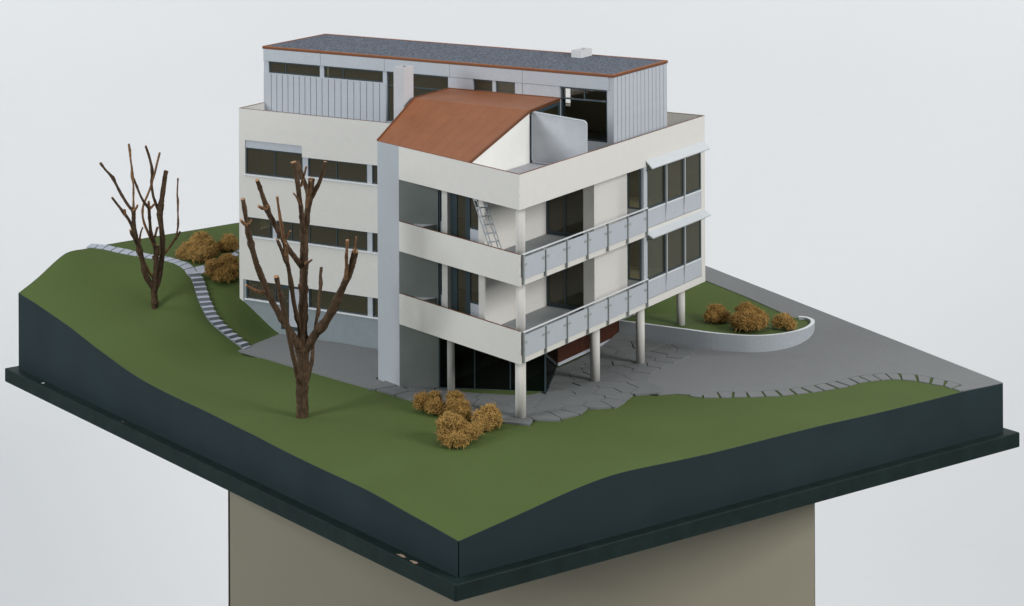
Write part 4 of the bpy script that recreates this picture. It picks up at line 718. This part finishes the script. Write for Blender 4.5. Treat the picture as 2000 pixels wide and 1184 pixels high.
# ------------------------------------------------------------------ copper roof of the wing
K0, K1 = (-3.18, 6.28), (-9.53, 6.66); E0, E1 = (-3.18, 1.23), (-9.53, 3.68); U0, U1 = (-3.70, 9.84), (-9.72, 9.84)
zE, zK = Z0+.02, 12.07
CR = MB(); CR.v = []
th = .07
def roofq(m, P, t=th):
    k = len(m.v); m.v += [tuple(p) for p in P]+[(p[0], p[1], p[2]-t) for p in P]
    n = len(P); m.f.append(tuple(range(k, k+n))); m.m.append(0); m.f.append(tuple(range(k+2*n-1, k+n-1, -1))); m.m.append(0)
    for i in range(n): j = (i+1) % n; m.f.append((k+i, k+n+i, k+n+j, k+j)); m.m.append(0)
def ruled(nm, A0, A1, C0_, C1_, za, zc, t_, mt, parent, n=8):
    """curved sheet between edge A0-A1 (height za) and C0-C1 (height zc)"""
    m = MB()
    for k in range(n+1):
        for a, c in ((A0, C0_), (A1, C1_)): q = lerp(a, c, k/n); m.v.append((*q, za+(zc-za)*k/n))
    b_ = len(m.v); m.v += [(x, y, z-t_) for x, y, z in m.v]
    for k in range(n):
        a = 2*k; m.f += [(a+1, a, a+2, a+3), (b_+a, b_+a+1, b_+a+3, b_+a+2), (a, b_+a, b_+a+2, a+2), (b_+a+1, a+1, a+3, b_+a+3)]
    m.f += [(0, 1, b_+1, b_), (b_+2*n+1, 2*n+1, 2*n, b_+2*n)]; m.m = [0]*len(m.f)
    return obj(nm, m, mt, parent)
cro = ruled('copper_roof', E0, E1, K0, K1, zE-.045, zK-.045, .06, COPB, B, 24)
ruled('roof_deck', K0, K1, U0, U1, zK-.045, zK-.045, .06, COPB, cro, 4)
nS = 9
for i in range(nS):
    a, b = i/nS+.0004, (i+1)/nS-.0004
    ruled('copper_sheet', lerp(E0, E1, a), lerp(E0, E1, b), lerp(K0, K1, a), lerp(K0, K1, b), zE, zK, .02, COPPER, cro)
    ruled('copper_sheet', lerp(K0, K1, a), lerp(K0, K1, b), lerp(U0, U1, a), lerp(U0, U1, b), zK, zK, .02, COPPER, cro, 2)
    if i: 
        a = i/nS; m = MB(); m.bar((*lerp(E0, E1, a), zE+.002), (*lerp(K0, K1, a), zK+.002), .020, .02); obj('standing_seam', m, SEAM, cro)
m = MB()
for a, b in (((*E0, zE+.01), (*K0, zK+.01)), ((*E1, zE+.01), (*K1, zK+.01)), ((*K0, zK+.01), (*U0, zK+.01)), ((*K1, zK+.01), (*U1, zK+.01)), ((*U0, zK+.01), (*U1, zK+.01))): m.bar(a, b, .06, .06)
obj('edge_trim', m, COPB, cro)
# white gable wall beside the terrace
m = MB(); y0, y1 = 1.32, 6.27; gp_ = [(y0, 9.755), (y1, 9.755), (y1, zK-.10), (y0, zE-.08)]
m.v = [(-3.22, y, z) for y, z in gp_]+[(-3.36, y, z) for y, z in gp_]; m.f = [(0, 1, 2, 3), (7, 6, 5, 4), (0, 4, 5, 1), (1, 5, 6, 2), (2, 6, 7, 3), (3, 7, 4, 0)]; m.m = [0]*6
obj('gable_wall', m, mat('white_gable_plaster', (.80, .80, .765), .75, bump=.3, bscale=14, var=.015), B)
m = MB(); gp_ = [(3.95, Z0-.005), (7.88, Z0-.005), (7.88, zK-.10), (6.66, zK-.10), (3.95, zE-.0)]
m.v = [(-9.50, y, z) for y, z in gp_]+[(-9.36, y, z) for y, z in gp_]; n = 5; m.f = [tuple(range(n)), tuple(range(2*n-1, n-1, -1))]+[(i, n+i, n+(i+1) % n, (i+1) % n) for i in range(n)]; m.m = [0]*(n+2)
obj('gable_wall', m, CREAM, B)
# glazed side under the flat part of the copper roof
m = MB(); m.wall((K0[0]-.03, K0[1]+.03), (U0[0]-.03, U0[1]+.0), 9.76, 10.0, .05); m.wall((K0[0]-.03, K0[1]+.03), (U0[0]-.03, U0[1]+.0), 11.78, zK-.10, .05); m.wall((U0[0]+.01, U0[1]-.2), (U0[0]-.03, U0[1]), 10.0, 11.78, .06); m.wall((K0[0]-.03, K0[1]+.03), (K0[0]-.06, K0[1]+.25), 10.0, 11.78, .06)
fr = obj('terrace_glazing', m, FRAME, B); m = MB(); m.wall((K0[0]-.06, K0[1]+.25), (U0[0]+.01, U0[1]-.2), 10.0, 11.78, .02); obj('pane', m, GLASSC, fr)
bx('room_wall', INT, B, -9.3, -3.8, 9.70, 9.80, 9.76, 11.97)
# aluminium screen with rounded corners and a tube frame
s0 = Vector((-3.13, 6.36, 0)); s1 = Vector((-.26, 6.11, 0)); sd = (s1-s0); SL = sd.length; sd.normalize(); sn = Vector((sd.y, -sd.x, 0))
def rr(L, z0, z1a, z1b, r, n=6):
    P = []
    for cx, cz, a0 in ((L-r, z0+r, -90), (L-r, z1b-r, 0), (r, z1a-r, 90), (r, z0+r, 180)):
        for i in range(n+1): a = R(a0+90*i/n); P.append((cx+r*math.cos(a), cz+r*math.sin(a)))
    return P
P = rr(SL, 9.80, 12.0, 11.86, .16); m = MB(); n = len(P)
m.v = [tuple(s0+sd*u+sn*.015+Vector((0, 0, z))) for u, z in P]+[tuple(s0+sd*u-sn*.015+Vector((0, 0, z))) for u, z in P]
m.f = [tuple(range(n)), tuple(range(2*n-1, n-1, -1))]+[(i, n+i, n+(i+1) % n, (i+1) % n) for i in range(n)]; m.m = [0]*(n+2)
scr = obj('privacy_screen', m, ALU, B)
def tube(path, rad, sides=8, closed=False, caps=False):
    """path Nx3, rad N -> verts, faces"""
    P = np.array(path, float); N = len(P); rad = np.broadcast_to(rad, (N,))
    T = np.empty_like(P); T[1:-1] = P[2:]-P[:-2]; T[0] = P[1]-P[0]; T[-1] = P[-1]-P[-2]
    if closed: T[0] = T[-1] = P[1]-P[-2]
    T /= np.linalg.norm(T, axis=1)[:, None]+1e-9
    u = np.cross(T[0], [0, 0, 1.]); 
    if np.linalg.norm(u) < .1: u = np.cross(T[0], [1., 0, 0])
    u /= np.linalg.norm(u); V = []
    for i in range(N):
        u = u-T[i]*(u@T[i]); u /= np.linalg.norm(u); v = np.cross(T[i], u)
        for k in range(sides): a = 2*math.pi*k/sides; V.append(P[i]+rad[i]*(u*math.cos(a)+v*math.sin(a)))
    Fs = []
    for i in range(N-1):
        for k in range(sides): j = (k+1) % sides; Fs.append((i*sides+k, i*sides+j, (i+1)*sides+j, (i+1)*sides+k))
    return V, Fs
pth = [tuple(s0+sd*u+Vector((0, 0, z))) for u, z in P]; pth.append(pth[0]); V, Fs = tube(pth, .042, 8, closed=True)
m = MB(); m.v = [tuple(v) for v in V]; m.f = Fs; m.m = [0]*len(Fs); obj('tube_frame', m, STEEL, scr, smooth=True)
# ------------------------------------------------------------------ bare trees
def crom(P, n=5):
    out = []
    for i in range(len(P)-1):
        p0 = P[max(i-1, 0)]; p1 = P[i]; p2 = P[i+1]; p3 = P[min(i+2, len(P)-1)]
        for k in range(n):
            t = k/n; out.append([.5*((2*b)+(c-a)*t+(2*a-5*b+4*c-d)*t*t+(3*b-a-3*c+d)*t**3) for a, b, c, d in zip(p0, p1, p2, p3)])
    return out+[list(P[-1])]
def limb(name, pts, parent, seed, ground=None):
    rs = np.random.RandomState(seed); Q = np.array(crom([tuple(p) for p in pts], 6)); N = len(Q)
    if ground is not None: Q[0, 2] = min(Q[0, 2], ground-.1)
    seg = np.r_[0, np.cumsum(np.linalg.norm(np.diff(Q[:, :3], axis=0), axis=1))]
    r0 = Q[:, 3].mean(); jit = np.interp(np.arange(N), np.arange(0, N+4, 4), rs.normal(0, .10, len(np.arange(0, N+4, 4))))
    path = Q[:, :3]+np.stack([jit*rs.choice([-1, 1])*r0*.9, jit*0, jit*0], 1)*.8
    rad = Q[:, 3]*(1+rs.normal(0, .035, N))
    for _ in range(max(1, int(seg[-1]/1.3))):            # knots
        c = rs.uniform(0, seg[-1]); rad *= 1+.22*np.exp(-((seg-c)/(.07+r0*.5))**2)
    S_ = 12; V, Fs = tube(path, rad, S_); V = np.array(V).reshape(N, S_, 3); c = path[:, None, :]
    ridge = 1+rs.normal(0, .035, (1, S_, 1))+rs.normal(0, .02, (N, S_, 1)); V = c+(V-c)*ridge
    k = N*S_; vs = [tuple(v) for v in V.reshape(-1, 3)]; fs = list(Fs); ms = [0]*len(fs)
    t = path[-1]-path[-2]; t /= np.linalg.norm(t); vs.append(tuple(path[-1]+t*rad[-1]*.25))
    for q in range(S_): fs.append(((N-1)*S_+q, (N-1)*S_+(q+1) % S_, k)); ms.append(1)
    m = MB(); m.v = vs; m.f = fs; m.m = ms; o = obj(name, m, [TWIG if name == 'twig' or (name == 'branch' and r0 < (.075 if seed < 90 else .06)) else BARK, CUT], parent)
    for p in o.data.polygons: p.use_smooth = p.material_index == 0
    return o
for key, lab, sd_ in (('tree2', 'tall bare pruned twig tree with thick cut limbs in front of the left block', 50), ('tree1', 'smaller bare twig tree standing alone on the upper left lawn', 90)):
    D_ = DATA[key]; b = D_[0][1][0]; g = hh(b[0], b[1]); t = empty('bare_tree', (b[0], b[1], g)); tag(t, lab, 'tree', 'bare twig trees')
    for i, (nm, pts) in enumerate(D_): limb(nm, pts, t, sd_+i, g if i == 0 else None)
# ------------------------------------------------------------------ moss bushes
def moss(lobes, seed, mt, label, group, dens=1.0, curl=1.0, thick=.0175):
    """lobes: (x,y,z,rx,ry,rz); forked curling strands fill each lobe"""
    rs = np.random.RandomState(seed); allV = []; allF = []; off_ = 0
    vol = [l[3]*l[4]+l[4]*l[5] for l in lobes]
    for l, vv in zip(lobes, vol):
        n = int(3000*dens*vv/.5); c = np.array(l[:3]); rr_ = np.array(l[3:6])
        u = rs.normal(size=(n, 3)); u /= np.linalg.norm(u, axis=1)[:, None]; u[:, 2] = np.where(u[:, 2] < -.45, -u[:, 2], u[:, 2])
        bumpf = 1+.10*np.sin(u[:, 0]*5+seed)*np.sin(u[:, 1]*6+1.3*seed)+.07*np.sin(u[:, 2]*8+seed*2)+.06*np.sin(u[:, 0]*17+seed)*np.sin(u[:, 1]*15)*np.sin(u[:, 2]*16+seed)
        keep = (np.sin(u[:, 0]*23+seed)*np.sin(u[:, 1]*21+2*seed)*np.sin(u[:, 2]*22)) < .30; u, bumpf, n = u[keep], bumpf[keep], int(keep.sum())
        rad0 = rs.uniform(.2, 1, n)**.4*.97*bumpf
        p = c+u*rr_*rad0[:, None]; K = 6; pts = np.empty((n, K, 3)); d = u*.35+rs.normal(0, .75, (n, 3)); d /= np.linalg.norm(d, axis=1)[:, None]
        ax = rs.normal(size=(n, 3)); ax /= np.linalg.norm(ax, axis=1)[:, None]; w_ = rs.normal(0, .95*curl, n)[:, None]; st_ = rs.uniform(.026, .046, n)[:, None]*(1+.5*(curl-1))
        for k in range(K):
            pts[:, k] = p; p = p+d*st_; d = d*np.cos(w_)+np.cross(ax, d)*np.sin(w_)+rs.normal(0, .18, (n, 3)); d /= np.linalg.norm(d, axis=1)[:, None]
        T = np.gradient(pts, axis=1); T /= np.linalg.norm(T, axis=2)[..., None]+1e-9
        a1 = np.cross(T, ax[:, None, :]); a1 /= np.linalg.norm(a1, axis=2)[..., None]+1e-9; a2 = np.cross(T, a1)
        rad = thick*np.linspace(1, .45, K)[None, :, None]*rs.uniform(.7, 1.2, (n, 1, 1))
        V = np.stack([pts+rad*(a1*math.cos(q)+a2*math.sin(q)) for q in (0, 2.094, 4.189)], 2).reshape(-1, 3)
        idx = np.arange(n)[:, None, None]*K*3+np.arange(K-1)[None, :, None]*3+np.arange(3)[None, None, :]
        nx = np.arange(n)[:, None, None]*K*3+np.arange(K-1)[None, :, None]*3+((np.arange(3)+1) % 3)[None, None, :]
        Fq = np.stack([idx, nx, nx+3, idx+3], -1).reshape(-1, 4)+off_
        allV.append(V); allF.append(Fq); off_ += len(V)
        # core blob added inside each lobe to block light between the strands
        nu, nv = 14, 9; th_ = np.linspace(0, 2*np.pi, nu, endpoint=False); ph = np.linspace(.05, np.pi-.05, nv)
        g = np.array([(math.cos(a)*math.sin(b), math.sin(a)*math.sin(b), math.cos(b)) for b in ph for a in th_]); g *= (.66+rs.uniform(-.08, .08, len(g)))[:, None]
        V = c+g*rr_; V[:, 2] = np.maximum(V[:, 2], c[2]-rr_[2]*.95); fq = [(i*nu+j, i*nu+(j+1) % nu, (i+1)*nu+(j+1) % nu, (i+1)*nu+j) for i in range(nv-1) for j in range(nu)]
        allV.append(V); allF.append(np.array(fq)+off_); off_ += len(V)
    V = np.concatenate(allV); Fq = np.concatenate(allF); me = bpy.data.meshes.new('moss_bush'); me.vertices.add(len(V)); me.vertices.foreach_set('co', V.ravel())
    me.loops.add(Fq.size); me.loops.foreach_set('vertex_index', Fq.ravel().astype(np.int32)); me.polygons.add(len(Fq)); me.polygons.foreach_set('loop_start', np.arange(0, Fq.size, 4, dtype=np.int32))
    me.update(calc_edges=True); me.materials.append(MOSS[mt]); o = put('moss_bush', me); recentre(o); tag(o, label, 'bush', group); return o
def on(px, py, dz=0):
    """ground point seen at a measured spot (design-time numbers, world units)"""
    return px, py, hh(px, py)+dz
for i, (label, grp, mt_, lobes, dens, curl) in enumerate(BUSHES): moss(lobes, 3+i*7, mt_, label, grp, dens, curl)
